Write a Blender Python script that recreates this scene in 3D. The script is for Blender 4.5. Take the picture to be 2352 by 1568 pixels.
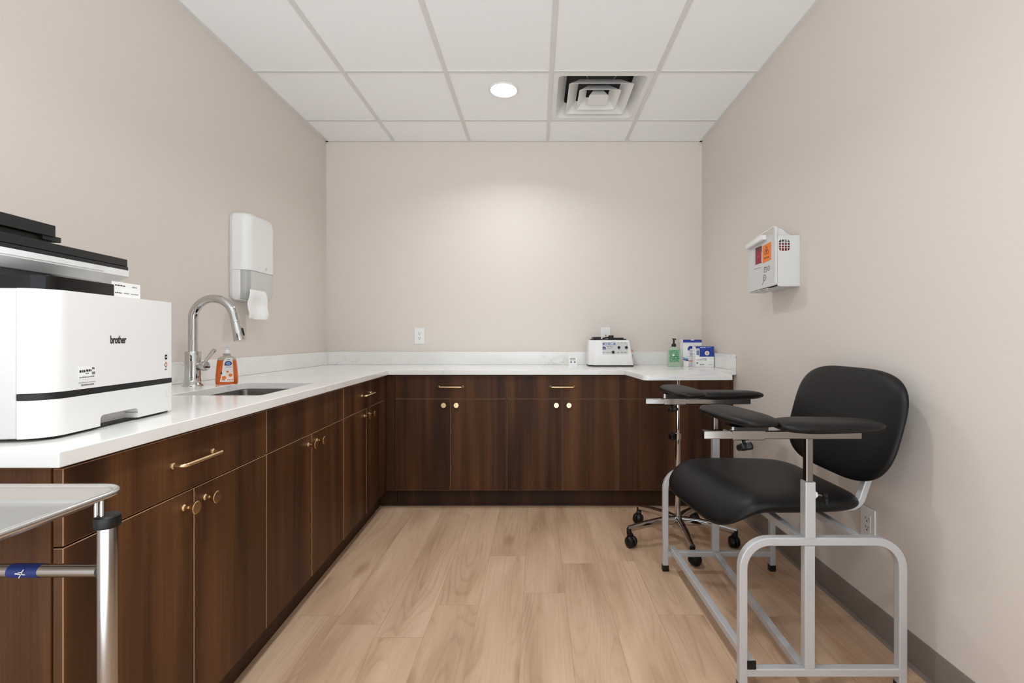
import bpy, bmesh, math, random
from mathutils import Vector, Matrix
from mathutils.geometry import tessellate_polygon

random.seed(4)
PI = math.pi
for o in list(bpy.data.objects):
    bpy.data.objects.remove(o, do_unlink=True)
SC = bpy.context.scene
COL = SC.collection

# ------------------------------------------------------------------ camera
CH = 1.115
cam_d = bpy.data.cameras.new('camera')
cam = bpy.data.objects.new('camera', cam_d)
COL.objects.link(cam)
cam.location = (0, 0, CH)
cam.rotation_euler = (PI / 2, 0, 0)
cam_d.sensor_width = 36
cam_d.lens = 1084 / 2352 * 36
cam_d.shift_x = -57 / 2352
cam_d.shift_y = -9 / 2352
cam_d.clip_start = 0.05
SC.camera = cam

# ------------------------------------------------------------------ world, lights, exposure
W = bpy.data.worlds.new('world')
SC.world = W
W.use_nodes = True
W.node_tree.nodes['Background'].inputs[0].default_value = (0.915, 0.99, 1.06, 1)
W_UP, W_DOWN = 1.2, 3.7      # world light through the open end: from above, extra added below for ceiling
wn, wl = W.node_tree.nodes, W.node_tree.links
tc = wn.new('ShaderNodeTexCoord')
sx = wn.new('ShaderNodeSeparateXYZ')
mr = wn.new('ShaderNodeMapRange')
mr.inputs['From Min'].default_value = -0.25
mr.inputs['From Max'].default_value = 0.25
mr.inputs['To Min'].default_value = W_DOWN
mr.inputs['To Max'].default_value = W_UP
wl.new(tc.outputs['Generated'], sx.inputs[0])
wl.new(sx.outputs['Z'], mr.inputs['Value'])
wl.new(mr.outputs[0], wn['Background'].inputs[1])
SC.view_settings.view_transform = 'Standard'
SC.view_settings.look = 'None'
SC.view_settings.gamma = 1
SC.view_settings.use_curve_mapping = False
SC.view_settings.exposure = 0.0


def area_light(name, loc, size, energy, color=(0.94, 0.99, 1.04), rot=(0, 0, 0), shape='DISK', size_y=None, spread=PI):
    l = bpy.data.lights.new(name, 'AREA')
    l.shape = shape
    l.size = size
    if size_y:
        l.size_y = size_y
    l.energy = energy
    l.color = color
    l.spread = spread
    o = bpy.data.objects.new(name, l)
    COL.objects.link(o)
    o.location = loc
    o.rotation_euler = rot
    return o


area_light('downlight_beam', (-0.204, 2.91, 2.618), 0.15, 7.2, spread=math.radians(140))
area_light('downlight_beam', (-0.204, 1.05, 2.618), 0.15, 9, spread=math.radians(140))
area_light('downlight_beam', (-0.204, -0.2, 2.618), 0.15, 9, spread=math.radians(140))

# ------------------------------------------------------------------ materials


def srgb(r, g, b):
    f = lambda c: (c / 255 / 12.92) if c / 255 <= 0.04045 else ((c / 255 + 0.055) / 1.055) ** 2.4
    return (f(r), f(g), f(b), 1)


def mat(name, col, rough=0.5, metal=0.0, spec=0.5, **kw):
    m = bpy.data.materials.new(name)
    m.use_nodes = True
    p = m.node_tree.nodes['Principled BSDF']
    p.inputs['Base Color'].default_value = col if len(col) == 4 else (*col, 1)
    p.inputs['Roughness'].default_value = rough
    p.inputs['Metallic'].default_value = metal
    p.inputs['Specular IOR Level'].default_value = spec
    for k, v in kw.items():
        p.inputs[k.replace('_', ' ')].default_value = v
    return m


def nodes_of(m):
    nt = m.node_tree
    return nt, nt.nodes, nt.links, nt.nodes['Principled BSDF']


def ramp(N, stops, interp='LINEAR'):
    r = N.new('ShaderNodeValToRGB')
    r.color_ramp.interpolation = interp
    el = r.color_ramp.elements
    while len(el) < len(stops):
        el.new(0.5)
    for e, (p, c) in zip(el, stops):
        e.position = p
        e.color = c if len(c) == 4 else (*c, 1)
    return r


def pos_scaled(N, L, scale, loc=(0, 0, 0)):
    g = N.new('ShaderNodeNewGeometry')
    mp = N.new('ShaderNodeMapping')
    mp.inputs['Scale'].default_value = scale
    mp.inputs['Location'].default_value = loc
    L.new(g.outputs['Position'], mp.inputs['Vector'])
    return mp.outputs['Vector']


def noise(N, L, vec, scale, detail=4, rough=0.55, dist=0.0):
    n = N.new('ShaderNodeTexNoise')
    n.inputs['Scale'].default_value = scale
    n.inputs['Detail'].default_value = detail
    n.inputs['Roughness'].default_value = rough
    n.inputs['Distortion'].default_value = dist
    L.new(vec, n.inputs['Vector'])
    return n.outputs['Fac']


def bump(N, L, p, h, strength, dist=0.001):
    b = N.new('ShaderNodeBump')
    b.inputs['Strength'].default_value = strength
    b.inputs['Distance'].default_value = dist
    L.new(h, b.inputs['Height'])
    L.new(b.outputs['Normal'], p.inputs['Normal'])


def mixc(N, L, fac, a, b, mode='MIX'):
    m = N.new('ShaderNodeMix')
    m.data_type = 'RGBA'
    m.blend_type = mode
    for sock, v in ((0, fac), (6, a), (7, b)):
        if hasattr(v, 'is_output'):
            L.new(v, m.inputs[sock])
        else:
            m.inputs[sock].default_value = v
    return m.outputs[2]


def math_n(N, L, op, a, b=None):
    m = N.new('ShaderNodeMath')
    m.operation = op
    for i, v in enumerate((a, b)):
        if v is None:
            continue
        if hasattr(v, 'is_output'):
            L.new(v, m.inputs[i])
        else:
            m.inputs[i].default_value = v
    return m.outputs[0]


# painted wall: eggshell with a faint roller stipple
M_WALL = mat('wall_paint', srgb(220, 210, 201), 0.62, 0, 0.3)
nt, N, L, P = nodes_of(M_WALL)
v = pos_scaled(N, L, (1, 1, 1))
bump(N, L, P, noise(N, L, v, 320, 3), 0.06, 0.0006)

M_CEIL = mat('ceiling_tile', srgb(247, 247, 246), 0.9, 0, 0.15)
nt, N, L, P = nodes_of(M_CEIL)
v = pos_scaled(N, L, (1, 1, 1))
bump(N, L, P, noise(N, L, v, 260, 4, 0.7), 0.25, 0.001)
M_GRID = mat('ceiling_grid_paint', srgb(222, 220, 216), 0.5, 0, 0.3)

# vinyl plank floor
M_FLOOR = mat('oak_plank_floor', (0.4, 0.3, 0.2), 0.42, 0, 0.35)
nt, N, L, P = nodes_of(M_FLOOR)
g = N.new('ShaderNodeNewGeometry')
mp = N.new('ShaderNodeMapping')
mp.inputs['Rotation'].default_value = (0, 0, PI / 2)
mp.inputs['Location'].default_value = (0.37, 0.058, 0)
L.new(g.outputs['Position'], mp.inputs['Vector'])
br = N.new('ShaderNodeTexBrick')
br.offset = 0.0
br.inputs['Color1'].default_value = (0, 0, 0, 1)
br.inputs['Color2'].default_value = (1, 1, 1, 1)
br.inputs['Mortar'].default_value = (0.5, 0.5, 0.5, 1)
br.inputs['Scale'].default_value = 1
br.inputs['Mortar Size'].default_value = 0.0007
br.inputs['Mortar Smooth'].default_value = 0.3
br.inputs['Brick Width'].default_value = 1.22
br.inputs['Row Height'].default_value = 0.182
sp = N.new('ShaderNodeSeparateXYZ')
L.new(mp.outputs[0], sp.inputs[0])
row = math_n(N, L, 'FLOOR', math_n(N, L, 'DIVIDE', sp.outputs[1], 0.182))
wn_ = N.new('ShaderNodeTexWhiteNoise')
wn_.noise_dimensions = '1D'
L.new(row, wn_.inputs['W'])
cb_ = N.new('ShaderNodeCombineXYZ')
L.new(math_n(N, L, 'ADD', sp.outputs[0], math_n(N, L, 'MULTIPLY', wn_.outputs['Value'], 5.0)), cb_.inputs[0])
L.new(sp.outputs[1], cb_.inputs[1])
L.new(cb_.outputs[0], br.inputs['Vector'])
sep = N.new('ShaderNodeSeparateColor')
L.new(br.outputs['Color'], sep.inputs[0])
comb = N.new('ShaderNodeCombineXYZ')
L.new(math_n(N, L, 'MULTIPLY', sep.outputs[0], 37.0), comb.inputs[0])
L.new(math_n(N, L, 'MULTIPLY', sep.outputs[0], 11.0), comb.inputs[1])
va = N.new('ShaderNodeVectorMath')
va.operation = 'ADD'
L.new(g.outputs['Position'], va.inputs[0])
L.new(comb.outputs[0], va.inputs[1])


def fl_map(scale):
    m = N.new('ShaderNodeMapping')
    m.inputs['Scale'].default_value = scale
    L.new(va.outputs[0], m.inputs['Vector'])
    return m.outputs[0]


broad = noise(N, L, fl_map((7.5, 1.15, 1)), 1.0, 3, 0.5, 0.4)
fine = noise(N, L, fl_map((90, 3.2, 1)), 1.0, 5, 0.6, 0.8)
cont = noise(N, L, fl_map((5.2, 0.62, 1)), 1.0, 1.5, 0.45, 0.25)
fr = math_n(N, L, 'FRACT', math_n(N, L, 'MULTIPLY', cont, 26.0))
c1 = ramp(N, [(0.3, srgb(180, 147, 118)), (0.48, srgb(199, 166, 136)), (0.7, srgb(214, 183, 153))])
L.new(broad, c1.inputs[0])
c2 = ramp(N, [(0.35, srgb(176, 150, 124)), (0.6, (1, 1, 1, 1))])
L.new(fine, c2.inputs[0])
cA = mixc(N, L, 0.13, c1.outputs[0], c2.outputs[0], 'MULTIPLY')
c3 = ramp(N, [(0.0, (1, 1, 1, 1)), (0.55, (1, 1, 1, 1)), (0.86, srgb(172, 140, 112)), (1.0, (1, 1, 1, 1))])
L.new(fr, c3.inputs[0])
msk = noise(N, L, fl_map((4.0, 0.8, 1)), 1.3, 2)
mk = ramp(N, [(0.42, (0.04, 0.04, 0.04, 1)), (0.62, (0.24, 0.24, 0.24, 1))])
L.new(msk, mk.inputs[0])
cB = mixc(N, L, mk.outputs[0], cA, c3.outputs[0], 'MULTIPLY')
kn = N.new('ShaderNodeTexVoronoi')
kn.inputs['Scale'].default_value = 1.0
L.new(fl_map((4.2, 1.5, 1)), kn.inputs['Vector'])
c4 = ramp(N, [(0.0, srgb(120, 90, 68)), (0.05, srgb(170, 140, 115)), (0.17, (1, 1, 1, 1))])
L.new(kn.outputs['Distance'], c4.inputs[0])
cC = mixc(N, L, 0.55, cB, c4.outputs[0], 'MULTIPLY')
tone = ramp(N, [(0, (0.95, 0.95, 0.95, 1)), (1, (1.05, 1.05, 1.05, 1))])
L.new(sep.outputs[0], tone.inputs[0])
cD = mixc(N, L, 0.8, cC, tone.outputs[0], 'MULTIPLY')
cE = mixc(N, L, math_n(N, L, 'MULTIPLY', br.outputs['Fac'], 0.6), cD, srgb(130, 100, 76))
L.new(cE, P.inputs['Base Color'])
bump(N, L, P, fine, 0.08, 0.0006)


def wood(name, dark, mid, light, axis='z'):
    m = mat(name, mid, 0.48, 0, 0.18)
    nt, N, L, P = nodes_of(m)
    s1 = {'z': (9, 9, 0.55), 'x': (0.55, 9, 9)}[axis]
    s2 = {'z': (150, 150, 2.4), 'x': (2.4, 150, 150)}[axis]
    a = noise(N, L, pos_scaled(N, L, s1, (3, 1, 0.3)), 1.0, 2.5, 0.5, 0.6)
    b = noise(N, L, pos_scaled(N, L, s2), 1.0, 5, 0.65, 0.5)
    r = ramp(N, [(0.3, dark), (0.5, mid), (0.72, light)])
    L.new(a, r.inputs[0])
    r2 = ramp(N, [(0.3, (0.62, 0.60, 0.58, 1)), (0.65, (1.12, 1.12, 1.12, 1))])
    L.new(b, r2.inputs[0])
    L.new(mixc(N, L, 0.62, r.outputs[0], r2.outputs[0], 'MULTIPLY'), P.inputs['Base Color'])
    bump(N, L, P, b, 0.05, 0.0004)
    return m


M_WOOD = wood('walnut_laminate', srgb(48, 30, 18), srgb(77, 48, 28), srgb(101, 67, 40))
M_EDGE = mat('walnut_edge_highlight', srgb(170, 132, 98), 0.35)  # pale tan puts the edge highlights of the fronts into colour
M_KICK = wood('toe_kick_laminate', srgb(50, 33, 22), srgb(62, 41, 27), srgb(76, 50, 33))
M_GAP = mat('cabinet_shadow_gap', srgb(22, 16, 12), 0.7)

# white quartz with a few soft grey veins
M_QUARTZ = mat('veined_quartz', srgb(236, 234, 229), 0.14, 0, 0.5)
nt, N, L, P = nodes_of(M_QUARTZ)
v = pos_scaled(N, L, (1, 1, 1.3), (2.3, 0.4, 0.2))
a = noise(N, L, v, 1.7, 5, 0.6, 1.4)
d = math_n(N, L, 'ABSOLUTE', math_n(N, L, 'SUBTRACT', a, 0.5))
r = ramp(N, [(0.0, (1, 1, 1, 1)), (0.011, (0, 0, 0, 1))])
L.new(d, r.inputs[0])
k = noise(N, L, v, 3.1, 2)
rk = ramp(N, [(0.5, (0, 0, 0, 1)), (0.68, (1, 1, 1, 1))])
L.new(k, rk.inputs[0])
fac = math_n(N, L, 'MULTIPLY', math_n(N, L, 'MULTIPLY', r.outputs[0], rk.outputs[0]), 0.5)
cl = noise(N, L, v, 2.2, 3)
rc = ramp(N, [(0.35, srgb(230, 228, 223)), (0.7, srgb(240, 238, 234))])
L.new(cl, rc.inputs[0])
L.new(mixc(N, L, fac, rc.outputs[0], srgb(176, 170, 163)), P.inputs['Base Color'])

M_CHROME = mat('polished_chrome', (0.56, 0.55, 0.535), 0.06, 1.0)
M_CHROME2 = mat('smoky_chrome_tube', (0.25, 0.228, 0.21), 0.12, 1.0)
M_STEEL = mat('brushed_stainless', (0.43, 0.42, 0.405), 0.18, 1.0)
M_TRAY = mat('satin_stainless_tray', (0.66, 0.655, 0.64), 0.3, 1.0)
M_SINK = mat('sink_stainless', (0.24, 0.225, 0.21), 0.33, 1.0)
M_BRASS = mat('champagne_brass', srgb(238, 208, 165), 0.24, 1.0)
M_SILVER = mat('silver_powder_coat', srgb(190, 190, 190), 0.32, 0.25)
M_VINYL = mat('black_vinyl', srgb(17, 16, 16), 0.44, 0, 0.27)
nt, N, L, P = nodes_of(M_VINYL)
bump(N, L, P, noise(N, L, pos_scaled(N, L, (1, 1, 1)), 900, 2), 0.10, 0.0003)
M_BLACK = mat('black_plastic', srgb(14, 14, 14), 0.4, 0, 0.35)
M_BLKSATIN = mat('charcoal_scanner_plastic', srgb(33, 32, 30), 0.45, 0, 0.35)
M_BLKGLOSS = mat('gloss_black_plastic', srgb(6, 6, 6), 0.15, 0, 0.35)
M_WHITE = mat('white_plastic', srgb(232, 231, 228), 0.32)
M_WHITE2 = mat('side_white_plastic', srgb(212, 209, 206), 0.4)
M_WMATTE = mat('matte_white_paper', srgb(240, 239, 236), 0.8, 0, 0.2)
M_SMOKE = mat('translucent_grey_plastic', srgb(198, 197, 194), 0.3, 0, 0.5, Transmission_Weight=0.25)
M_INK = mat('black_ink', srgb(28, 28, 30), 0.6)
M_GREYINK = mat('grey_ink', srgb(120, 120, 124), 0.6)
M_LGREY = mat('pale_grey_print', srgb(205, 204, 202), 0.6)
M_BLUE = mat('blue_print', srgb(22, 55, 150), 0.45)
M_LBLUE = mat('light_blue_print', srgb(130, 170, 215), 0.5)
M_NAVY = mat('navy_sticker', srgb(8, 38, 105), 0.35)
M_ORANGE = mat('orange_print', srgb(240, 125, 35), 0.5)
M_RED = mat('red_sticker', srgb(150, 28, 45), 0.45)
M_DRED = mat('dark_red_window', srgb(105, 26, 36), 0.3)
M_PINK = mat('pale_red_ink', srgb(190, 90, 95), 0.5)
M_LAV = mat('lavender_print', srgb(120, 125, 170), 0.5)
M_CLEAR = mat('clear_plastic', (0.95, 0.95, 0.93), 0.08, 0, 0.5, Transmission_Weight=0.85, Alpha=1.0)
M_OSOAP = mat('orange_hand_soap', srgb(224, 104, 32), 0.18, 0, 0.5, Transmission_Weight=0.15)
M_GSOAP = mat('green_hand_soap', srgb(190, 214, 190), 0.15, 0, 0.5, Transmission_Weight=0.25)
M_GLABEL = mat('mottled_green_label', srgb(110, 170, 125), 0.4)
nt, N, L, P = nodes_of(M_GLABEL)
r = ramp(N, [(0.42, srgb(66, 128, 88)), (0.6, srgb(140, 195, 150))])
L.new(noise(N, L, pos_scaled(N, L, (1, 1, 1)), 150, 3), r.inputs[0])
L.new(r.outputs[0], P.inputs['Base Color'])
M_SHARPS = mat('sharps_grey_plastic', srgb(208, 207, 204), 0.45)
M_BASEB = mat('taupe_vinyl_base', srgb(128, 116, 106), 0.5)
M_DARKIN = mat('duct_interior', srgb(60, 58, 55), 0.8)
M_TABLE = mat('white_laminate', srgb(232, 231, 227), 0.25)
M_LAMP = mat('led_diffuser', (1, 1, 1), 0.5)
P = M_LAMP.node_tree.nodes['Principled BSDF']
P.inputs['Emission Color'].default_value = (1, 0.985, 0.96, 1)
P.inputs['Emission Strength'].default_value = 9.0

# ------------------------------------------------------------------ mesh builder


def ident(a, b, c):
    return Vector((a, b, c))


def frame(o, r, u):
    """plane frame: a along r, b along u, c along outward normal r x u"""
    o, r, u = Vector(o), Vector(r).normalized(), Vector(u).normalized()
    n = r.cross(u)
    return lambda a, b, c: o + a * r + b * u + c * n


def round_poly(pts, rad, seg=6):
    out = []
    n = len(pts)
    rr = rad if isinstance(rad, (list, tuple)) else [rad] * n
    for i in range(n):
        p0, p1, p2 = Vector(pts[i - 1]), Vector(pts[i]), Vector(pts[(i + 1) % n])
        r = rr[i]
        if r <= 0:
            out.append(tuple(p1))
            continue
        d0, d2 = (p0 - p1).normalized(), (p2 - p1).normalized()
        ang = d0.angle(d2)
        t = r / math.tan(ang / 2)
        c = p1 + (d0 + d2).normalized() * (r / math.sin(ang / 2))
        a, b = p1 + d0 * t - c, p1 + d2 * t - c
        for k in range(seg + 1):
            f = k / seg
            th = a.angle(b)
            v = (a * math.sin((1 - f) * th) + b * math.sin(f * th)) / math.sin(th)
            out.append(tuple(c + v))
    return out


def fillet(pts, rad, seg=8):
    """round the inner corners of an open 3D path"""
    out = [Vector(pts[0])]
    for i in range(1, len(pts) - 1):
        p0, p1, p2 = Vector(pts[i - 1]), Vector(pts[i]), Vector(pts[i + 1])
        d0, d2 = (p0 - p1).normalized(), (p2 - p1).normalized()
        ang = d0.angle(d2)
        t = rad / math.tan(ang / 2)
        c = p1 + (d0 + d2).normalized() * (rad / math.sin(ang / 2))
        a, b = p1 + d0 * t - c, p1 + d2 * t - c
        th = a.angle(b)
        for k in range(seg + 1):
            f = k / seg
            out.append(c + (a * math.sin((1 - f) * th) + b * math.sin(f * th)) / math.sin(th))
    out.append(Vector(pts[-1]))
    return out


class B:
    def __init__(self):
        self.bm = bmesh.new()
        self.ang = 35
        self.mats = []

    def mi(self, m):
        if m not in self.mats:
            self.mats.append(m)
        return self.mats.index(m)

    def face(self, vs, m):
        try:
            f = self.bm.faces.new(vs)
            f.material_index = self.mi(m)
            f.smooth = True
            return f
        except ValueError:
            return None

    def prism(self, pts, z0, z1, m, T=ident, side=None, holes=()):
        loops = [list(pts)] + [list(h) for h in holes]
        vb, vt = [], []
        for lp in loops:
            vb += [self.bm.verts.new(T(a, b, z0)) for a, b in lp]
            vt += [self.bm.verts.new(T(a, b, z1)) for a, b in lp]
        if holes or len(pts) > 4:
            tris = tessellate_polygon([[Vector((a, b, 0)) for a, b in lp] for lp in loops])
            for t in tris:
                self.face([vb[i] for i in t], m)
                self.face([vt[i] for i in t], m)
        else:
            self.face(vb, m)
            self.face(vt, m)
        k = 0
        for lp in loops:
            n = len(lp)
            for i in range(n):
                j = (i + 1) % n
                self.face([vb[k + i], vb[k + j], vt[k + j], vt[k + i]], side or m)
            k += n
        return self

    def box(self, x0, x1, y0, y1, z0, z1, m, T=ident, side=None):
        return self.prism([(x0, y0), (x1, y0), (x1, y1), (x0, y1)], z0, z1, m, T, side)

    def frustum(self, p0, z0, p1, z1, m, T=ident, cap0=True, cap1=True):
        a = [self.bm.verts.new(T(x, y, z0)) for x, y in p0]
        b = [self.bm.verts.new(T(x, y, z1)) for x, y in p1]
        n = len(a)
        for i in range(n):
            j = (i + 1) % n
            self.face([a[i], a[j], b[j], b[i]], m)
        if cap0:
            self.face(a, m)
        if cap1:
            self.face(b, m)
        return self

    def sweep(self, pts, prof, m, up=(0, 1, 0), closed=False, caps=True, scales=None):
        """sweep a 2D profile; profile x axis follows `up`, y axis is the in-plane normal"""
        pts = [Vector(p) for p in pts]
        n = len(pts)
        rings = []
        up = Vector(up).normalized()
        for i, p in enumerate(pts):
            if closed:
                t0, t1 = (p - pts[i - 1]).normalized(), (pts[(i + 1) % n] - p).normalized()
            else:
                t0 = (p - pts[i - 1]).normalized() if i else (pts[1] - p).normalized()
                t1 = (pts[i + 1] - p).normalized() if i < n - 1 else t0
            t = (t0 + t1).normalized()
            miter = 1 / max(0.35, t.dot(t1))
            side = up.cross(t)
            if side.length < 1e-5:
                side = Vector((1, 0, 0)).cross(t)
            side.normalize()
            uu = t.cross(side).normalized()
            s = scales[i] if scales else 1.0
            rings.append([self.bm.verts.new(p + uu * (a * s) + side * (b * s * miter)) for a, b in prof])
        k = len(prof)
        m_ = n if closed else n - 1
        for i in range(m_):
            r0, r1 = rings[i], rings[(i + 1) % n]
            for j in range(k):
                l = (j + 1) % k
                self.face([r0[j], r0[l], r1[l], r1[j]], m)
        if caps and not closed:
            self.face(rings[0], m)
            self.face(rings[-1], m)
        return self

    def tube(self, pts, r, m, seg=14, up=(0.13, 0.2, 0.97), closed=False, scales=None):
        prof = [(r * math.cos(2 * PI * k / seg), r * math.sin(2 * PI * k / seg)) for k in range(seg)]
        return self.sweep(pts, prof, m, up, closed, True, scales)

    def sq(self, pts, w, h, m, up=(0, 1, 0), closed=False, r=0.003):
        c = round_poly([(-w / 2, -h / 2), (w / 2, -h / 2), (w / 2, h / 2), (-w / 2, h / 2)], r, 2)
        self.ang = 14
        return self.sweep(pts, c, m, up, closed)

    def lathe(self, prof, c, m, axis=(0, 0, 1), seg=24, lobes=0, amp=0.0):
        c = Vector(c)
        ax = Vector(axis).normalized()
        e1 = ax.orthogonal().normalized()
        e2 = ax.cross(e1)
        rings = []
        for (r, z) in prof:
            if r < 1e-6:
                rings.append([self.bm.verts.new(c + ax * z)])
            else:
                ring = []
                for k in range(seg):
                    th = 2 * PI * k / seg
                    rr = r * (1 + amp * math.cos(lobes * th)) if lobes else r
                    ring.append(self.bm.verts.new(c + ax * z + (e1 * math.cos(th) + e2 * math.sin(th)) * rr))
                rings.append(ring)
        for a, b in zip(rings, rings[1:]):
            for k in range(seg):
                l = (k + 1) % seg
                if len(a) == 1 and len(b) == 1:
                    continue
                if len(a) == 1:
                    self.face([a[0], b[k], b[l]], m)
                elif len(b) == 1:
                    self.face([a[k], a[l], b[0]], m)
                else:
                    self.face([a[k], a[l], b[l], b[k]], m)
        if len(rings[0]) > 1:
            self.face(rings[0], m)
        if len(rings[-1]) > 1:
            self.face(rings[-1], m)
        return self

    def cushion(self, cx, cy, a, b, thick, m, T=ident, n=4.0, mid=None, taper=0.0, na=72, nr=14, edge=5.0, out=None):
        """padded slab with a super-ellipse outline in (x,y); mid(x,y) is the height of its middle surface"""
        mid = mid or (lambda x, y: 0.0)

        def ring(f):
            res = []
            for k in range(na):
                th = 2 * PI * k / na
                c, s = math.cos(th), math.sin(th)
                x = math.copysign(abs(c) ** (2 / n), c)
                y = math.copysign(abs(s) ** (2 / n), s)
                if out:
                    x, y = out(x, y)
                y *= 1 - taper * x
                res.append((cx + a * f * x, cy + b * f * y))
            return res
        fs = [math.sin(PI / 2 * i / nr) for i in range(1, nr)] + [1.0]
        top, bot = [], []
        c0 = (cx, cy)
        tv = self.bm.verts.new(T(cx, cy, mid(cx, cy) + thick / 2))
        bv = self.bm.verts.new(T(cx, cy, mid(cx, cy) - thick / 2))
        for f in fs:
            h = thick / 2 * (max(0.0, 1 - f ** edge)) ** 0.5
            rg = ring(f)
            tr = [self.bm.verts.new(T(x, y, mid(x, y) + h)) for x, y in rg]
            br_ = tr if f == 1.0 else [self.bm.verts.new(T(x, y, mid(x, y) - h)) for x, y in rg]
            top.append(tr)
            bot.append(br_)
        for rs, cv in ((top, tv), (bot, bv)):
            for k in range(na):
                l = (k + 1) % na
                self.face([cv, rs[0][k], rs[0][l]], m)
                for r0, r1 in zip(rs, rs[1:]):
                    self.face([r0[k], r0[l], r1[l], r1[k]], m)
        return self

    def text(self, body, size, T, a, b, m, depth=0.0006, width=None, bold=0.0, align='LEFT', shear=0):
        cu = bpy.data.curves.new('t', 'FONT')
        cu.body = body
        cu.size = size
        cu.align_x = align
        cu.offset = bold
        cu.shear = shear
        cu.extrude = depth / 2
        o = bpy.data.objects.new('t', cu)
        COL.objects.link(o)
        bpy.context.view_layer.update()
        me = bpy.data.meshes.new_from_object(o.evaluated_get(bpy.context.evaluated_depsgraph_get()))
        xs = [q.co.x for q in me.vertices] or [0, 1]
        sx = width / (max(xs) - min(xs)) if width else 1.0
        x0 = min(xs) if width else 0
        vs = [self.bm.verts.new(T(a + (q.co.x - x0) * sx, b + q.co.y, q.co.z + depth / 2)) for q in me.vertices]
        for pl in me.polygons:
            self.face([vs[i] for i in pl.vertices], m)
        bpy.data.objects.remove(o, do_unlink=True)
        bpy.data.meshes.remove(me)
        bpy.data.curves.remove(cu)
        return self

    def squiggle(self, T, a0, a1, b, h, m, n=6, c=0.0004):
        """an illegible row of print: short dashes of uneven length"""
        x = a0
        while x < a1 - h * 0.3:
            w = random.uniform(0.6, 1.6) * (a1 - a0) / n * 0.7
            w = min(w, a1 - x)
            self.box(x, x + w, b, b + h * random.uniform(0.7, 1.0), 0, c, m, T)
            x += w + (a1 - a0) / n * 0.25
        return self

    def done(self, name, parent=None, bevel=0.0, seg=2, angle=None, label=None, local=True, kind=None, subsurf=0):
        bmesh.ops.recalc_face_normals(self.bm, faces=self.bm.faces)
        me = bpy.data.meshes.new(name)
        self.bm.to_mesh(me)
        self.bm.free()
        for m in self.mats:
            me.materials.append(m)
        o = bpy.data.objects.new(name, me)
        COL.objects.link(o)
        root = parent
        while root is not None and root.parent is not None:
            root = root.parent
        if parent is not None:
            o.parent = parent
            if not local:
                me.transform(Matrix.LocRotScale(root.location, root.rotation_euler, None).inverted())
        me.set_sharp_from_angle(angle=math.radians(angle or self.ang))
        if bevel:
            md = o.modifiers.new('bevel', 'BEVEL')
            md.width = bevel
            md.segments = seg
            md.limit_method = 'ANGLE'
            md.angle_limit = math.radians(40)
            md.harden_normals = True
        if label:
            o['label'] = label
        if kind:
            o['kind'] = kind
        return o


def thing(name, label, cat, loc=(0, 0, 0), rz=0.0, group=None):
    o = bpy.data.objects.new(name, None)
    o.empty_display_size = 0.05
    COL.objects.link(o)
    o.location = loc
    o.rotation_euler = (0, 0, rz)
    o['label'] = label
    o['category'] = cat
    if group:
        o['group'] = group
    return o


def tag(o, label, cat, group=None):
    o['label'] = label
    o['category'] = cat
    if group:
        o['group'] = group
    return o


# ------------------------------------------------------------------ room shell
XL, XR, YB, ZC = -1.64, 1.285, 3.676, 2.64
YN = -0.5
B().box(XL - .1, XR + .1, YN, YB + .1, -0.1, 0, M_FLOOR).done('floor', kind='structure')
B().box(XL - .1, XL, YN, YB + .1, 0, ZC + .1, M_WALL).done('wall_left', kind='structure')
B().box(XR, XR + .1, YN, YB + .1, 0, ZC + .1, M_WALL).done('wall_right', kind='structure')
B().box(XL, XR, YB, YB + .1, 0, ZC + .1, M_WALL).done('wall_back', kind='structure')
# ceiling tiles sit just above the face of a T-bar grid
gx = [XL, -1.113, -0.524, 0.085, 0.694, XR]
gy = [YB]
yy = YB - 0.356
while yy > YN:
    gy.append(yy)
    yy -= 0.61
gy.append(YN)
gy = gy[::-1]
LX, LY = -0.204, 2.91
lights = [(LX, LY), (LX, 1.05), (LX, -0.2)]
b = B()
vent_cell = None
for i in range(5):
    for j in range(len(gy) - 1):
        x0, x1, y0, y1 = gx[i], gx[i + 1], gy[j], gy[j + 1]
        if i == 3 and j == len(gy) - 3:
            vent_cell = (x0, x1, y0, y1)
            continue
        holes = []
        for (lx, ly) in lights:
            if x0 < lx < x1 and y0 < ly < y1:
                holes.append([(lx + 0.08 * math.cos(t * PI / 16), ly + 0.08 * math.sin(t * PI / 16)) for t in range(32)])
        b.prism([(x0, y0), (x1, y0), (x1, y1), (x0, y1)], ZC + 0.004, ZC + 0.022, M_CEIL, holes=holes)
b.box(XL, XR, YN, YB, ZC + 0.30, ZC + 0.32, M_DARKIN)
b.done('ceiling', kind='structure')
b = B()
hw = 0.012
for x in gx[1:-1]:
    b.box(x - hw, x + hw, YN, YB, ZC - 0.0015, ZC + 0.0035, M_GRID)
for y in gy[1:-1]:
    for i in range(5):
        b.box(gx[i] + (hw if i else 0), gx[i + 1] - (hw if i < 4 else 0), y - hw, y + hw, ZC - 0.0015, ZC + 0.0035, M_GRID)
b.done('trim_1', kind='structure')
b = B()
b.box(XL, XL + 0.020, YN, YB, ZC - 0.002, ZC + 0.0035, M_GRID)
b.box(XR - 0.020, XR, YN, YB, ZC - 0.002, ZC + 0.0035, M_GRID)
b.box(XL, XR, YB - 0.020, YB, ZC - 0.002, ZC + 0.0035, M_GRID)
b.done('trim_2', kind='structure')
b = B()
b.prism([(0, 0), (0.009, 0), (0.006, 0.098), (0.003, 0.104), (0, 0.105)], YN, 3.08, M_BASEB,
        T=lambda a, z, y: Vector((XR - a, y, z)))
b.done('baseboard_right', kind='structure')
b = B()
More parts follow.
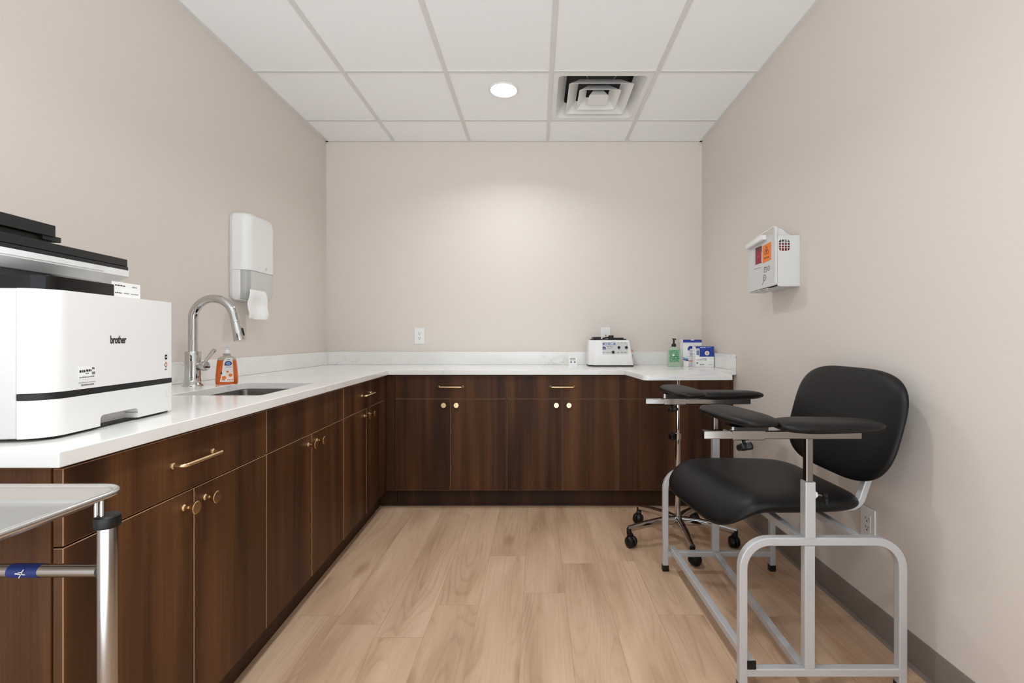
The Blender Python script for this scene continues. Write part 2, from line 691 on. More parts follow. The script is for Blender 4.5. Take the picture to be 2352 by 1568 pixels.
b.prism([(0, 0), (0.016, 0), (0.012, 0.004), (0, 0.007)], YN, 3.08, M_BASEB, T=lambda a, z, y: Vector((XR - 0.0095 - a, y, z)))
b.done('trim_3', kind='structure')

# recessed round ceiling lights (one in view, two more along the same line of tiles)
for k, (lx, ly) in enumerate(lights):
    t = thing('ceiling_light', ['round recessed ceiling light glowing in the tile left of the square air vent',
                                'round recessed ceiling light above the middle of the room, nearer than the tiles in view',
                                'round recessed ceiling light furthest from the back wall'][k],
              'ceiling light', (lx, ly, ZC), 0, None)
    bb = B()
    pr = [(0.078, 0.006), (0.094, 0.003), (0.094, -0.001), (0.088, -0.005), (0.080, -0.003)]
    seg = 48
    rings = []
    for r_, z_ in pr:
        rings.append([bb.bm.verts.new((r_ * math.cos(2 * PI * q / seg), r_ * math.sin(2 * PI * q / seg), z_)) for q in range(seg)])
    for a_ in range(len(rings)):
        r0, r1 = rings[a_], rings[(a_ + 1) % len(rings)]
        for q in range(seg):
            bb.face([r0[q], r0[(q + 1) % seg], r1[(q + 1) % seg], r1[q]], M_WHITE)
    bb.done('trim_ring', t)
    B().lathe([(0, 0.004), (0.0785, 0.004), (0.0785, 0.0), (0.06, -0.0015), (0, -0.002)], (0, 0, 0), M_LAMP, seg=40).done('diffuser', t)

# square cone air diffuser
x0, x1, y0, y1 = vent_cell
t = thing('air_diffuser', 'square white air vent of nested louvres set in the ceiling grid', 'ceiling vent',
          ((x0 + x1) / 2, (y0 + y1) / 2, ZC))


def sqr(s, r=0.02):
    return round_poly([(-s, -s), (s, -s), (s, s), (-s, s)], r, 4)


b = B()
b.prism([(-0.292, -0.292), (0.292, -0.292), (0.292, 0.292), (-0.292, 0.292)], 0.001, 0.006, M_WHITE, holes=[sqr(0.262, 0.03)])
b.frustum(sqr(0.262, 0.03), 0.001, sqr(0.205, 0.02), 0.075, M_WHITE, cap0=False, cap1=False)
b.frustum(sqr(0.205, 0.02), 0.075, sqr(0.205, 0.02), 0.15, M_DARKIN, cap0=False, cap1=False)
b.done('frame', t)
B().box(-0.26, 0.26, -0.26, 0.26, 0.14, 0.15, M_DARKIN).done('duct_plate', t)
for s0, s1, z0, z1 in ((0.195, 0.135, -0.006, 0.05), (0.128, 0.075, -0.009, 0.045)):
    b = B()
    b.frustum(sqr(s0, 0.012), z0, sqr(s1, 0.012), z1, M_WHITE, cap0=False, cap1=False)
    b.frustum(sqr(s0 - 0.004, 0.01), z0, sqr(s1 - 0.004, 0.01), z1, M_WHITE, cap0=False, cap1=False)
    b.frustum(sqr(s0, 0.012), z0, sqr(s0 - 0.004, 0.01), z0, M_WHITE, cap0=False, cap1=False)
    b.frustum(sqr(s1, 0.012), z1, sqr(s1 - 0.004, 0.01), z1, M_WHITE, cap0=False, cap1=False)
    b.done('louvre', t)
b = B()
b.frustum(sqr(0.062, 0.008), -0.010, sqr(0.035, 0.006), 0.035, M_WHITE)
b.done('centre_plate', t)
for sx in (-1, 1):
    for sy_ in (-1, 1):
        b = B()
        b.tube([(sx * 0.10, sy_ * 0.20, 0.08), (sx * 0.085, sy_ * 0.17, 0.045), (sx * 0.05, sy_ * 0.10, 0.045), (sx * 0.035, sy_ * 0.045, 0.034)], 0.003, M_STEEL, 6)
        b.done('support_wire', t)

# ------------------------------------------------------------------ base cabinets


def knob(x, z, par):
    b = B()
    b.lathe([(0, 0), (0.0085, 0), (0.0085, 0.004), (0.0055, 0.007), (0.0055, 0.015), (0.009, 0.019), (0.0135, 0.028),
             (0.0165, 0.033), (0.0165, 0.036), (0.0155, 0.037), (0, 0.037)], (x, 0, z), M_BRASS, (0, -1, 0), 28)
    return b.done('knob', par)


def pull(x, z, par, half=0.077):
    b = B()
    pts = fillet([(x - half, 0, z), (x - half - 0.001, -0.030, z), (x + half + 0.001, -0.030, z), (x + half, 0, z)], 0.012, 6)
    b.tube(pts, 0.0052, M_BRASS, 12, up=(0, 0, 1))
    for s in (-1, 1):
        b.lathe([(0, 0), (0.0085, 0), (0.008, 0.003), (0.0055, 0.005), (0, 0.005)], (x + s * half, 0, z), M_BRASS, (0, -1, 0), 18)
    return b.done('handle', par)


def front(name, x0, x1, z0, z1, par):
    b = B()
    b.box(x0, x1, z0, z1, 0, -0.019, M_WOOD, T=lambda a, c, d: Vector((a, 0.019 + d, c)))
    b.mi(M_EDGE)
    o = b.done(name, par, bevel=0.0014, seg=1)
    o.modifiers['bevel'].material = 1        # edge banding, highlight along the arrises painted as lighter tan
    return o


ZK, ZT, ZD = 0.114, 0.872, 0.716


def cabinet(w, loc, rz, label, group, has_pull=True, knobs=True, depth=0.56):
    t = thing('base_cabinet', label, 'cabinet', loc, rz, group)
    b = B()
    b.box(0.0005, 0.018, 0.0215, depth, ZK, ZT, M_WOOD)
    b.box(w - 0.018, w - 0.0005, 0.0215, depth, ZK, ZT, M_WOOD)
    b.box(0.018, w - 0.018, 0.0215, depth, ZK, ZK + 0.018, M_WOOD)
    b.box(0.018, w - 0.018, depth - 0.012, depth, ZK + 0.018, ZT, M_WOOD)
    b.box(0.018, w - 0.018, 0.0215, 0.034, ZT - 0.05, ZT, M_GAP)
    b.box(0.018, w - 0.018, 0.0215, 0.034, ZD - 0.03, ZD + 0.03, M_GAP)
    b.box(w / 2 - 0.03, w / 2 + 0.03, 0.0215, 0.034, ZK + 0.018, ZD - 0.03, M_GAP)
    b.done('carcass', t)
    B().box(0.0005, w - 0.0005, 0.056, depth - 0.02, 0, ZK - 0.0005, M_KICK).done('toe_kick', t)
    g = 0.0017
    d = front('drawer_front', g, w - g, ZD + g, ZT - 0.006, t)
    if has_pull:
        pull(w / 2, 0.794, d)
    for k in range(2):
        x0, x1 = (g, w / 2 - g) if k == 0 else (w / 2 + g, w - g)
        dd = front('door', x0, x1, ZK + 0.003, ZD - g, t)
        if knobs:
            knob(w / 2 + (-0.041, 0.041)[k], 0.677, dd)
    return t


AL = math.atan(0.037)
RL = PI / 2 + AL
dl = Vector((-math.sin(AL), math.cos(AL), 0))
P0 = Vector((-0.900, 0.895, 0))
CL = 1 / math.cos(AL)
sy = [0.895, 1.617, 2.327, 3.023]
left_lab = ['walnut cabinet under the printer, with one long brass pull and two brass knobs',
            'walnut sink cabinet with a plain top panel and two brass knobs but no pull',
            'narrow looking walnut cabinet of the left run nearest the inside corner, with brass pull']
for k in range(3):
    s0, s1 = (sy[k] - 0.895) * CL, (sy[k + 1] - 0.895) * CL
    cabinet(s1 - s0, P0 + dl * s0, RL, left_lab[k], 'walnut base cabinets', has_pull=(k != 1))
YF = 3.083
bx = [-0.927, -0.197, 0.531, 1.262]
back_lab = ['walnut cabinet on the back wall below the white wall outlet, brass pull and knobs',
            'walnut cabinet on the back wall below the centrifuge, brass pull and knobs',
            'walnut cabinet in the shaded right corner behind the rolling table and chair']
for k in range(3):
    cabinet(bx[k + 1] - bx[k], (bx[k], YF, 0), 0, back_lab[k], 'walnut base cabinets', depth=0.585, has_pull=(k < 2), knobs=(k < 2))
b = B()
b.prism([(-0.9795, 3.0245), (-0.9818, YF), (-0.929, YF), (-0.929, YF + 0.018), (-1.0, YF + 0.018), (-1.0, 3.0245)], ZK, ZT - 0.006, M_WOOD)
tag(b.done('corner_filler', bevel=0.0008), 'narrow walnut filler strip standing in the inside corner between the two cabinet runs', 'cabinet panel')
b = B()
b.prism([(-1.0365, 3.0245), (-1.039, YF + 0.056), (-0.929, YF + 0.056), (-0.929, YF + 0.072), (-1.055, YF + 0.072), (-1.055, 3.0245)], 0, ZK - 0.001, M_KICK)
tag(b.done('corner_toe_kick'), 'short dark toe kick board at the inside corner of the cabinets', 'cabinet panel')
b = B()
b.box(1.2635, 1.2835, YF + 0.001, 3.66, 0, ZT, M_WOOD)
tag(b.done('end_filler'), 'thin walnut end panel between the last back cabinet and the right wall', 'cabinet panel')
b = B()
b.prism([(0, 0), (0.012, 0), (0.009, 0.008), (0, 0.012)], -1.03, 1.262, M_KICK, T=lambda a, z, x: Vector((x, YF + 0.0555 - a, z)))
b.done('baseboard_back', kind='structure')

# ------------------------------------------------------------------ countertop, splashes, sink
ZS0, ZS = 0.875, 0.905


def xl(y, off=0.0):
    return -0.900 - 0.037 * (y - 0.895) + off


CF = [(-0.8768, 0.866), (-0.953, 3.035)]
sink_hole = round_poly([(-1.005, 1.715), (-1.035, 2.205), (-1.366, 2.205), (-1.345, 1.715)], 0.018, 5)
outer = [(-0.8768, 0.866), (-0.953, 3.035), (XR - 0.002, 3.035), (XR - 0.002, YB - 0.002), (XL + 0.002, YB - 0.002), (XL + 0.002, 0.866)]
b = B()
b.prism(outer, ZS0, ZS, M_QUARTZ, holes=[sink_hole])
tag(b.done('countertop', bevel=0.0025, seg=2), 'L shaped white quartz worktop with faint grey veins on the walnut cabinets', 'countertop')
b = B()
b.box(XL + 0.001, XL + 0.021, 0.87, YB - 0.003, ZS + 0.0005, ZS + 0.1, M_QUARTZ)
tag(b.done('backsplash', bevel=0.0015), 'long low white quartz upstand along the left wall behind the faucet', 'backsplash', 'quartz upstands')
b = B()
b.box(XL + 0.0215, XR - 0.022, YB - 0.021, YB - 0.001, ZS + 0.0005, ZS + 0.1, M_QUARTZ)
tag(b.done('backsplash', bevel=0.0015), 'low white quartz upstand along the back wall behind the centrifuge', 'backsplash', 'quartz upstands')
b = B()
b.box(XR - 0.021, XR - 0.001, 3.036, YB - 0.003, ZS + 0.0005, ZS + 0.1, M_QUARTZ)
tag(b.done('backsplash', bevel=0.0015), 'short white quartz upstand on the right wall beside the blue boxes', 'backsplash', 'quartz upstands')

t = thing('sink', 'undermount stainless steel sink sunk in the worktop below the faucet', 'sink', (-1.19, 1.96, 0.70))
b = B()
so = round_poly([(-0.995, 1.705), (-1.025, 2.215), (-1.376, 2.215), (-1.355, 1.705)], 0.03, 6)
si = round_poly([(-1.005, 1.72), (-1.035, 2.20), (-1.366, 2.20), (-1.345, 1.72)], 0.025, 6)
bot = round_poly([(-1.02, 1.735), (-1.05, 2.185), (-1.35, 2.185), (-1.33, 1.735)], 0.03, 6)
b.frustum(so, 0.8745, si, 0.8745, M_SINK, cap0=False, cap1=False)
b.frustum(si, 0.8745, bot, 0.705, M_SINK, cap0=False, cap1=False)
b.frustum(so, 0.8745, so, 0.701, M_SINK, cap0=False, cap1=False)
b.prism(bot, 0.701, 0.7055, M_SINK)
b.done('basin', t, local=False)
B().lathe([(0, 0), (0.04, 0), (0.042, 0.003), (0.03, 0.004), (0.028, 0.001), (0, 0.001)], (-1.19, 1.95, 0.706), M_CHROME).done('drain', t, local=False)

# faucet
FX, FY = -1.494, 2.05
t = thing('faucet', 'tall arched chrome pull-down kitchen faucet behind the sink', 'faucet', (FX, FY, ZS))
B().lathe([(0, 0), (0.0385, 0), (0.0385, 0.003), (0.035, 0.008), (0.031, 0.014), (0.033, 0.022), (0.0305, 0.028), (0.0305, 0.032), (0, 0.032)],
          (0, 0, 0.0), M_CHROME, seg=36).done('base', t)
B().lathe([(0, 0), (0.030, 0), (0.030, 0.115), (0.0285, 0.118), (0, 0.118)], (0, 0, 0.032), M_CHROME, seg=36).done('body', t)
pts = [(0, 0, 0.15)]
zc = 1.1925 - ZS
R_ = 0.0915
for k in range(0, 25):
    th = PI - k / 24 * (PI - math.radians(8))
    pts.append((R_ + R_ * math.cos(th), -0.004 * k / 24, zc + R_ * math.sin(th)))
pts.append((2 * R_ + 0.006, -0.006, zc - 0.012))
B().tube(pts, 0.0178, M_CHROME, 24, up=(0, 1, 0)).done('spout', t)
hd = Vector((math.sin(math.radians(15)), -0.05, -math.cos(math.radians(15)))).normalized()
b = B()
b.lathe([(0, -0.004), (0.0185, -0.004), (0.0195, 0.0), (0.0195, 0.005), (0.0185, 0.006), (0.019, 0.012), (0.0205, 0.045), (0.0235, 0.082), (0.0225, 0.086), (0.018, 0.085), (0, 0.083)],
        (2 * R_ + 0.006, -0.006, zc - 0.008), M_CHROME, hd, 32)
sh = b.done('spray_head', t)
b = B()
o_ = Vector((2 * R_ + 0.006, -0.006, zc - 0.008)) + hd * 0.05 + Vector((0.97, 0.0, 0.26)) * 0.0215
b.tube([o_ - hd * 0.016, o_ - hd * 0.01, o_ + hd * 0.014, o_ + hd * 0.02], 0.0042, M_BLACK, 10, scales=[0.5, 1, 1, 0.5])
b.done('spray_button', sh)
b = B()
b.lathe([(0, 0), (0.016, 0), (0.0175, 0.004), (0.0175, 0.022), (0.021, 0.026), (0.021, 0.036), (0.017, 0.042), (0, 0.044)], (0.027, 0, 0.087), M_CHROME, (1, -0.25, 0), 28)
b.tube([(0.050, -0.008, 0.090), (0.060, -0.010, 0.106), (0.085, -0.016, 0.134), (0.108, -0.02, 0.157)], 0.0062, M_CHROME, 14, scales=[1.1, 1.0, 1.15, 1.35])
b.done('handle', t)

# orange soap bottle
t = thing('soap_bottle', 'orange hand soap bottle with white pump beside the faucet', 'soap bottle', (-1.402, 2.135, ZS + 0.0005), math.radians(17))


def slab_bottle(bm_, levels, m, T=ident, seg=40, n=3.2):
    rings = []
    for (a_, d_, z_) in levels:
        rg = []
        for k in range(seg):
            th = 2 * PI * k / seg
            c, s = math.cos(th), math.sin(th)
            rg.append(bm_.bm.verts.new(T(a_ * math.copysign(abs(c) ** (2 / n), c), d_ * math.copysign(abs(s) ** (2 / n), s), z_)))
        rings.append(rg)
    for r0, r1 in zip(rings, rings[1:]):
        for k in range(seg):
            l = (k + 1) % seg
            bm_.face([r0[k], r0[l], r1[l], r1[k]], m)
    bm_.face(rings[0], m)
    bm_.face(rings[-1], m)


b = B()
slab_bottle(b, [(0.041, 0.020, 0), (0.0435, 0.0225, 0.005), (0.043, 0.0225, 0.04), (0.039, 0.0215, 0.085), (0.036, 0.020, 0.108)], M_OSOAP)
b.done('bottle', t)
b = B()
slab_bottle(b, [(0.036, 0.020, 0.1082), (0.034, 0.019, 0.116), (0.024, 0.016, 0.124), (0.0135, 0.0135, 0.1275), (0.0135, 0.0135, 0.131)], mat('clear_shoulder_plastic', srgb(205, 190, 172), 0.12, 0, 0.5, Transmission_Weight=0.3), n=2.6)
b.done('bottle_shoulder', t)
b = B()
b.lathe([(0, 0), (0.0145, 0), (0.0145, 0.010), (0, 0.010)], (0, 0, 0.1275), mat('grey_collar', srgb(168, 160, 148), 0.4), seg=28)
b.lathe([(0, 0), (0.0145, 0), (0.0145, 0.005), (0.012, 0.010), (0.006, 0.018), (0.0035, 0.021), (0.0035, 0.030), (0, 0.030)], (0, 0, 0.1375), M_WHITE, seg=28)
b.cushion(0.0, 0, 0.020, 0.0062, 0.006, M_WHITE, T=lambda a, c, d: Vector((a, c, d + 0.169 - 0.04 * a)), n=2.5, na=24, nr=5)
b.done('pump', t)
b = B()
F = lambda a, c, d: Vector((a, -0.0232 - d + 0.004 * max(0, (c - 0.04) / 0.07), c))
b.prism([(-0.020, 0.012), (0.0335, 0.012), (0.031, 0.06), (0.0275, 0.118), (0.002, 0.118), (-0.008, 0.104), (-0.012, 0.06)], 0, 0.0008, M_WMATTE, T=F)
ov = [(0.0115 + 0.0145 * math.cos(q * PI / 10) * (1.0 - 0.12 * math.sin(q * PI / 10)), 0.094 + 0.0105 * math.sin(q * PI / 10)) for q in range(20)]
b.prism(ov, 0.0008, 0.0012, M_NAVY, T=F)
b.prism([(0.0115 + (x - 0.0115) * 0.68, 0.094 + (z - 0.094) * 0.62) for x, z in ov], 0.0012, 0.0016, M_LBLUE, T=F)
b.squiggle(F, 0.005, 0.018, 0.0925, 0.003, M_GREYINK, 3, 0.002)
b.squiggle(F, 0.004, 0.026, 0.0765, 0.003, M_GREYINK, 6, 0.0012)
for ox, oz, rr in ((-0.004, 0.030, 0.009), (0.021, 0.041, 0.008), (0.009, 0.057, 0.005)):
    b.prism([(ox + rr * math.cos(q * PI / 8), oz + rr * 0.9 * math.sin(q * PI / 8)) for q in range(16)], 0.0008, 0.0012, M_ORANGE, T=F)
b.squiggle(F, -0.014, 0.000, 0.018, 0.005, mat('olive_ink', srgb(150, 130, 70), 0.6), 3, 0.0012)
b.squiggle(F, 0.008, 0.031, 0.018, 0.006, M_ORANGE, 4, 0.0012)
b.prism([(-0.019, 0.048), (-0.010, 0.046), (-0.015, 0.060)], 0.0008, 0.0012, M_INK, T=F)
b.squiggle(F, 0.004, 0.018, 0.110, 0.0022, M_INK, 3, 0.0012)
b.done('front_label', t)

# ------------------------------------------------------------------ paper towel dispenser
DY0, DY1, DZ0, DZ1 = 2.520, 2.79, 1.318, 1.79
t = thing('towel_dispenser', 'white wall mounted paper towel dispenser with grey lower window on the left wall', 'towel dispenser', (XL, (DY0 + DY1) / 2, DZ0))
TD = lambda y, z, d: Vector((XL + d, y, z))
b = B()
b.prism(round_poly([(DY0 - 0.004, DZ0 + 0.004), (DY1, DZ0 + 0.004), (DY1, DZ1 - 0.004), (DY0 - 0.004, DZ1 - 0.004)], 0.03), 0.001, 0.012, M_WHITE2, T=TD)
b.done('back_plate', t, local=False, bevel=0.002)
zsp = 1.479


def cover_plan(y0, y1, d1, rr=0.045, d0=0.012):
    return round_poly([(y0, d0), (y0, d1), (y1, d1), (y1, d0)], [0, rr, rr, 0], 9)


b = B()
plan = cover_plan(DY0, DY1, 0.100)
lev = [(zsp, 0), (DZ1 - 0.05, 0), (DZ1 - 0.03, 0.004), (DZ1 - 0.014, 0.012), (DZ1 - 0.004, 0.024), (DZ1, 0.038)]
rings = []
for z_, ins in lev:
    pl = cover_plan(DY0 + ins * 0.7, DY1 - ins * 0.7, 0.100 - ins * 0.55)
    rings.append([b.bm.verts.new((XL + d, y, z_)) for y, d in pl])
for r0, r1 in zip(rings, rings[1:]):
    for q in range(len(r0)):
        l = (q + 1) % len(r0)
        b.face([r0[q], r0[l], r1[l], r1[q]], M_WHITE)
b.face(rings[0], M_WHITE)
b.face(rings[-1], M_WHITE)
cov = b.done('cover', t, local=False)
B().lathe([(0, 0), (0.008, 0), (0.008, 0.002), (0, 0.002)], (XL + 0.0995, DY0 + 0.165, zsp + 0.022), M_LGREY, (1, 0, 0), 20).done('lock', cov, local=False)
# side cheek and lower window
b = B()
rings = []
for z_, ins in [(zsp - 0.001, 0), (DZ0 + 0.05, 0), (DZ0 + 0.02, 0.008), (DZ0 + 0.004, 0.024), (DZ0, 0.034)]:
    pl = [(y, d) for y, d in cover_plan(DY0 + ins * 0.6, DY1 - ins * 0.6, 0.058 - ins * 0.5, 0.012)]
    rings.append([b.bm.verts.new((XL + d, y, z_)) for y, d in pl])
for r0, r1 in zip(rings, rings[1:]):
    for q in range(len(r0)):
        l = (q + 1) % len(r0)
        b.face([r0[q], r0[l], r1[l], r1[q]], M_WHITE)
b.face(rings[0], M_WHITE)
b.face(rings[-1], M_WHITE)
b.done('lower_housing', t, local=False)
b = B()
rings = []
for z_, ins in [(zsp - 0.001, 0), (DZ0 + 0.05, 0), (DZ0 + 0.022, 0.008), (DZ0 + 0.006, 0.022)]:
    pl = cover_plan(DY0 + 0.004 + ins * 0.6, DY1 - 0.004 - ins * 0.6, 0.096 - ins * 0.5, 0.04, 0.0585)
    rings.append([b.bm.verts.new((XL + d, y, z_)) for y, d in pl])
for r0, r1 in zip(rings, rings[1:]):
    for q in range(len(r0)):
        l = (q + 1) % len(r0)
        b.face([r0[q], r0[l], r1[l], r1[q]], M_SMOKE)
b.face(rings[0], M_SMOKE)
b.face(rings[-1], M_SMOKE)
b.done('window', t, local=False, label='translucent grey lower window')
b = B()
b.tube(fillet([(XL + 0.05, DY1 + 0.0, 1.515), (XL + 0.05, DY1 + 0.02, 1.515), (XL + 0.05, DY1 + 0.02, 1.522)], 0.004, 4), 0.002, M_STEEL, 8)
b.done('side_hook', t, local=False)
# the towel that hangs out of it
b = B()
nu, nv = 14, 16
gridv = []
for j in range(nv + 1):
    row = []
    for i in range(nu + 1):
        u, w = i / nu, j / nv
        z_ = 1.375 - w * 0.160
        yc = 2.59
        hwid = 0.070 + 0.024 * min(1, w * 2.2)
        y_ = yc + 0.01 * (1 - w) + (u - 0.5) * 2 * hwid * (1 - 0.06 * w * u)
        d_ = 0.101 + 0.006 * math.sin(u * 7 + w * 2) * min(1, w * 2 + .2) + 0.004 * math.sin(w * 9) + 0.008 * w
        row.append((y_, z_, d_))
    gridv.append(row)
for off in (0, 0.0012):
    vv = [[b.bm.verts.new((XL + d + off, y, z)) for y, z, d in row] for row in gridv]
    for j in range(nv):
        for i in range(nu):
            b.face([vv[j][i], vv[j][i + 1], vv[j + 1][i + 1], vv[j + 1][i]], M_WMATTE)
    if off == 0:
        v0 = vv
rim = lambda V: V[0][:] + [r[-1] for r in V[1:]] + V[-1][-2::-1] + [r[0] for r in V[-2:0:-1]]
r0, r1 = rim(v0), rim(vv)
for q in range(len(r0)):
    l = (q + 1) % len(r0)
    b.face([r0[q], r0[l], r1[l], r1[q]], M_WMATTE)
tag(b.done('paper_towel', angle=80), 'white paper towel hanging out of the bottom of the wall dispenser', 'paper towel')

# ------------------------------------------------------------------ sharps bin on the right wall
SY0, SY1, SZ0, SZ1 = 2.302, 2.575, 1.368, 1.614
SD = 0.113
t = thing('sharps_bin', 'pale grey wall mounted sharps disposal bin with red and orange stickers on the right wall', 'sharps bin', (XR, (SY0 + SY1) / 2, SZ0))
TS = lambda y, z, d: Vector((XR - d, y, z))
b = B()
b.box(SY0, SY1, SZ0, SZ1, 0.0005, 0.006, M_SHARPS, T=TS)
pw = 0.003
cx_, cz_ = 0.077, 1.5655
hol = round_poly([(cx_ - 0.026, cz_ - 0.027), (cx_ + 0.026, cz_ - 0.027), (cx_ + 0.026, cz_ + 0.027), (cx_ - 0.026, cz_ + 0.027)], 0.012)
# side cheeks (near one pierced by the vent)
cheek = [(0.006, SZ0), (SD - 0.002, SZ0), (SD - 0.002, SZ1), (0.006, SZ1)]
b.prism(cheek, SY0, SY0 + pw, M_SHARPS, T=lambda d, z, y: Vector((XR - d, y, z)), holes=[hol])
b.prism(cheek, SY1 - pw, SY1, M_SHARPS, T=lambda d, z, y: Vector((XR - d, y, z)))
b.box(SY0, SY1, SZ0 - 0.003, SZ0, 0.0005, SD - 0.01, M_SHARPS, T=TS)
for k in (-1, 0, 1):
    b.box(cx_ - 0.026, cx_ + 0.026, cz_ + k * 0.0125 - 0.0018, cz_ + k * 0.0125 + 0.0018, SY0 + 0.0004, SY0 + 0.0026, M_SHARPS, T=lambda d, z, y: Vector((XR - d, y, z)))
    b.box(cx_ + k * 0.0145 - 0.002, cx_ + k * 0.0145 + 0.002, cz_ - 0.027, cz_ + 0.027, SY0 + 0.0004, SY0 + 0.0026, M_SHARPS, T=lambda d, z, y: Vector((XR - d, y, z)))
b.done('wall_cabinet', t, local=False, bevel=0.001)
M_REDBIN = mat('translucent_red_bin', srgb(150, 50, 30), 0.4)
b = B()
b.box(SY0 + 0.02, SY1 - 0.02, SZ0 + 0.01, SZ1 - 0.03, 0.02, SD - 0.016, M_REDBIN, T=TS)
b.done('inner_container', t, local=False, label='dark red inner container seen through the vent', bevel=0.004)
# front door panel, taller than the cabinet, thick rounded near edge
b = B()
wy0, wy1, wz0, wz1 = 2.432, 2.520, 1.500, 1.590
door_out = round_poly([(SY0 - 0.002, SZ0 + 0.004), (SY1 + 0.004, SZ0 - 0.006), (SY1 + 0.004, SZ1 - 0.01), (SY0 + 0.014, SZ1 + 0.010), (SY0 + 0.014, SZ1 + 0.044), (SY0 - 0.002, SZ1 + 0.046)], [0.012, 0.004, 0.006, 0.002, 0.006, 0.006], 4)
b.prism(door_out, SD, SD + 0.012, M_SHARPS, T=TS, holes=[[(wy0, wz0), (wy1, wz0), (wy1, wz1), (wy0, wz1)]])
dr = b.done('front_door', t, local=False, bevel=0.002)
b = B()
b.box(wy0, wy1, wz0, wz1, SD + 0.001, SD + 0.004, M_DRED, T=TS)
b.box(wy0 + 0.022, wy1 - 0.006, wz0 + 0.004, wz1 - 0.022, SD + 0.0042, SD + 0.0048, M_RED, T=TS)
b.box(wy0 + 0.002, wy0 + 0.018, wz0 + 0.004, wz0 + 0.060, SD + 0.0042, SD + 0.0055, M_WMATTE, T=TS)
b.squiggle(lambda a, c, d: TS(wy0 + 0.062 - a, wz0 + 0.035 + c, SD + 0.0048 + d), 0, 0.02, 0, 0.012, M_PINK, 3)
b.done('window', dr, local=False, label='dark red window with a red sticker')
b = B()
FS = lambda a, c, d: TS(2.432 - 0.008 - a, c, SD + 0.0122 + d)
b.prism([(0, 1.495), (0.088, 1.502), (0.088, 1.590), (0, 1.584)], 0, 0.0006, M_ORANGE, T=FS)
bio = FS
for k in range(3):
    th = PI / 2 + k * 2 * PI / 3
    px, pz = 0.042 + 0.0125 * math.cos(th), 1.552 + 0.0125 * math.sin(th)
    ring_o = [(px + 0.011 * math.cos(q * PI / 8), pz + 0.011 * math.sin(q * PI / 8)) for q in range(16)]
    ring_i = [(px + 0.0075 * math.cos(q * PI / 8), pz + 0.0075 * math.sin(q * PI / 8)) for q in range(16)]
    b.prism(ring_o, 0.0006, 0.0010, M_DRED, T=FS, holes=[ring_i])
b.squiggle(FS, 0.018, 0.07, 1.515, 0.008, M_DRED, 3, 0.001)
b.done('biohazard_sticker', dr, local=False, label='orange sticker')
b = B()
b.squiggle(FS, -0.092, -0.012, 1.477, 0.003, M_GREYINK, 1, 0.0006)
for (a_, z_, r_) in ((0.028, 1.460, 0.014), (0.062, 1.462, 0.013), (0.020, 1.420, 0.016)):
    if r_ == 0.014:
        b.prism([(a_ - r_, z_ - r_), (a_ + r_, z_ - r_), (a_ + r_, z_ + r_), (a_ - r_, z_ + r_)], 0, 0.0006, M_GREYINK, T=FS,
                holes=[[(a_ - r_ * .75, z_ - r_ * .8), (a_ + r_ * .75, z_ - r_ * .8), (a_ + r_ * .75, z_ + r_ * .55), (a_ - r_ * .75, z_ + r_ * .55)]])
    else:
        b.prism([(a_ + r_ * math.cos(q * PI / 10), z_ + r_ * math.sin(q * PI / 10)) for q in range(20)], 0, 0.0006, M_GREYINK, T=FS,
                holes=[[(a_ + r_ * .72 * math.cos(q * PI / 10), z_ + r_ * .72 * math.sin(q * PI / 10)) for q in range(20)]])
    b.squiggle(FS, a_ - r_ * .45, a_ + r_ * .45, z_ - 0.002, 0.004, M_GREYINK, 2, 0.0006)
b.prism([(0.012, 1.408), (0.016, 1.406), (-0.004, 1.384), (-0.007, 1.386)], 0, 0.0006, M_GREYINK, T=FS)
b.done('printed_icons', dr, local=False)
# projecting top tray and lifting handle
b = B()
b.sweep([TS(2.385, 1.622, SD + 0.022), TS(2.40, 1.622, SD + 0.024), TS(2.57, 1.608, SD + 0.022), TS(2.583, 1.607, SD + 0.020)],
        round_poly([(-0.014, -0.012), (0.014, -0.012), (0.014, 0.012), (-0.014, 0.012)], 0.006, 3), M_WHITE, up=(0, 0, 1), scales=[0.8, 1, 1, 0.8])
b.done('drop_slot_lip', t, local=False)
b = B()
hp = fillet([TS(2.31, 1.630, SD + 0.004), TS(2.318, 1.662, SD + 0.004), TS(2.50, 1.642, SD + 0.008), TS(2.525, 1.612, SD + 0.010)], 0.012, 5)
b.tube(hp, 0.0045, M_WHITE, 10)
b.done('handle', t, local=False)
b = B()
b.prism([(SD - 0.002, SZ1), (0.035, SZ1), (0.060, SZ1 + 0.012), (0.085, SZ1 + 0.034), (SD - 0.002, SZ1 + 0.040)], SY0 + 0.012, SY0 + 0.018, M_SHARPS, T=lambda d, z, y: Vector((XR - d, y, z)))
b.box(SY0 + 0.018, SY1 - 0.01, SZ1 - 0.004, SZ1 + 0.002, 0.02, SD - 0.002, M_SHARPS, T=TS)
b.done('inner_hopper', t, local=False)
b = B()
b.prism([(SY0 + 0.07, SZ0 - 0.006), (SY1 + 0.012, SZ0 - 0.010), (SY1 + 0.012, SZ0 - 0.008), (SY0 + 0.07, SZ0 - 0.004)], 0.04, SD + 0.012, M_SHARPS, T=TS)
b.lathe([(0, 0), (0.004, 0), (0.004, 0.004), (0, 0.005)], TS(SY0 + 0.10, SZ0 - 0.005, SD), M_WHITE, (0, 0, -1), 12)
b.done('lower_flap', t, local=False)

# ------------------------------------------------------------------ outlets


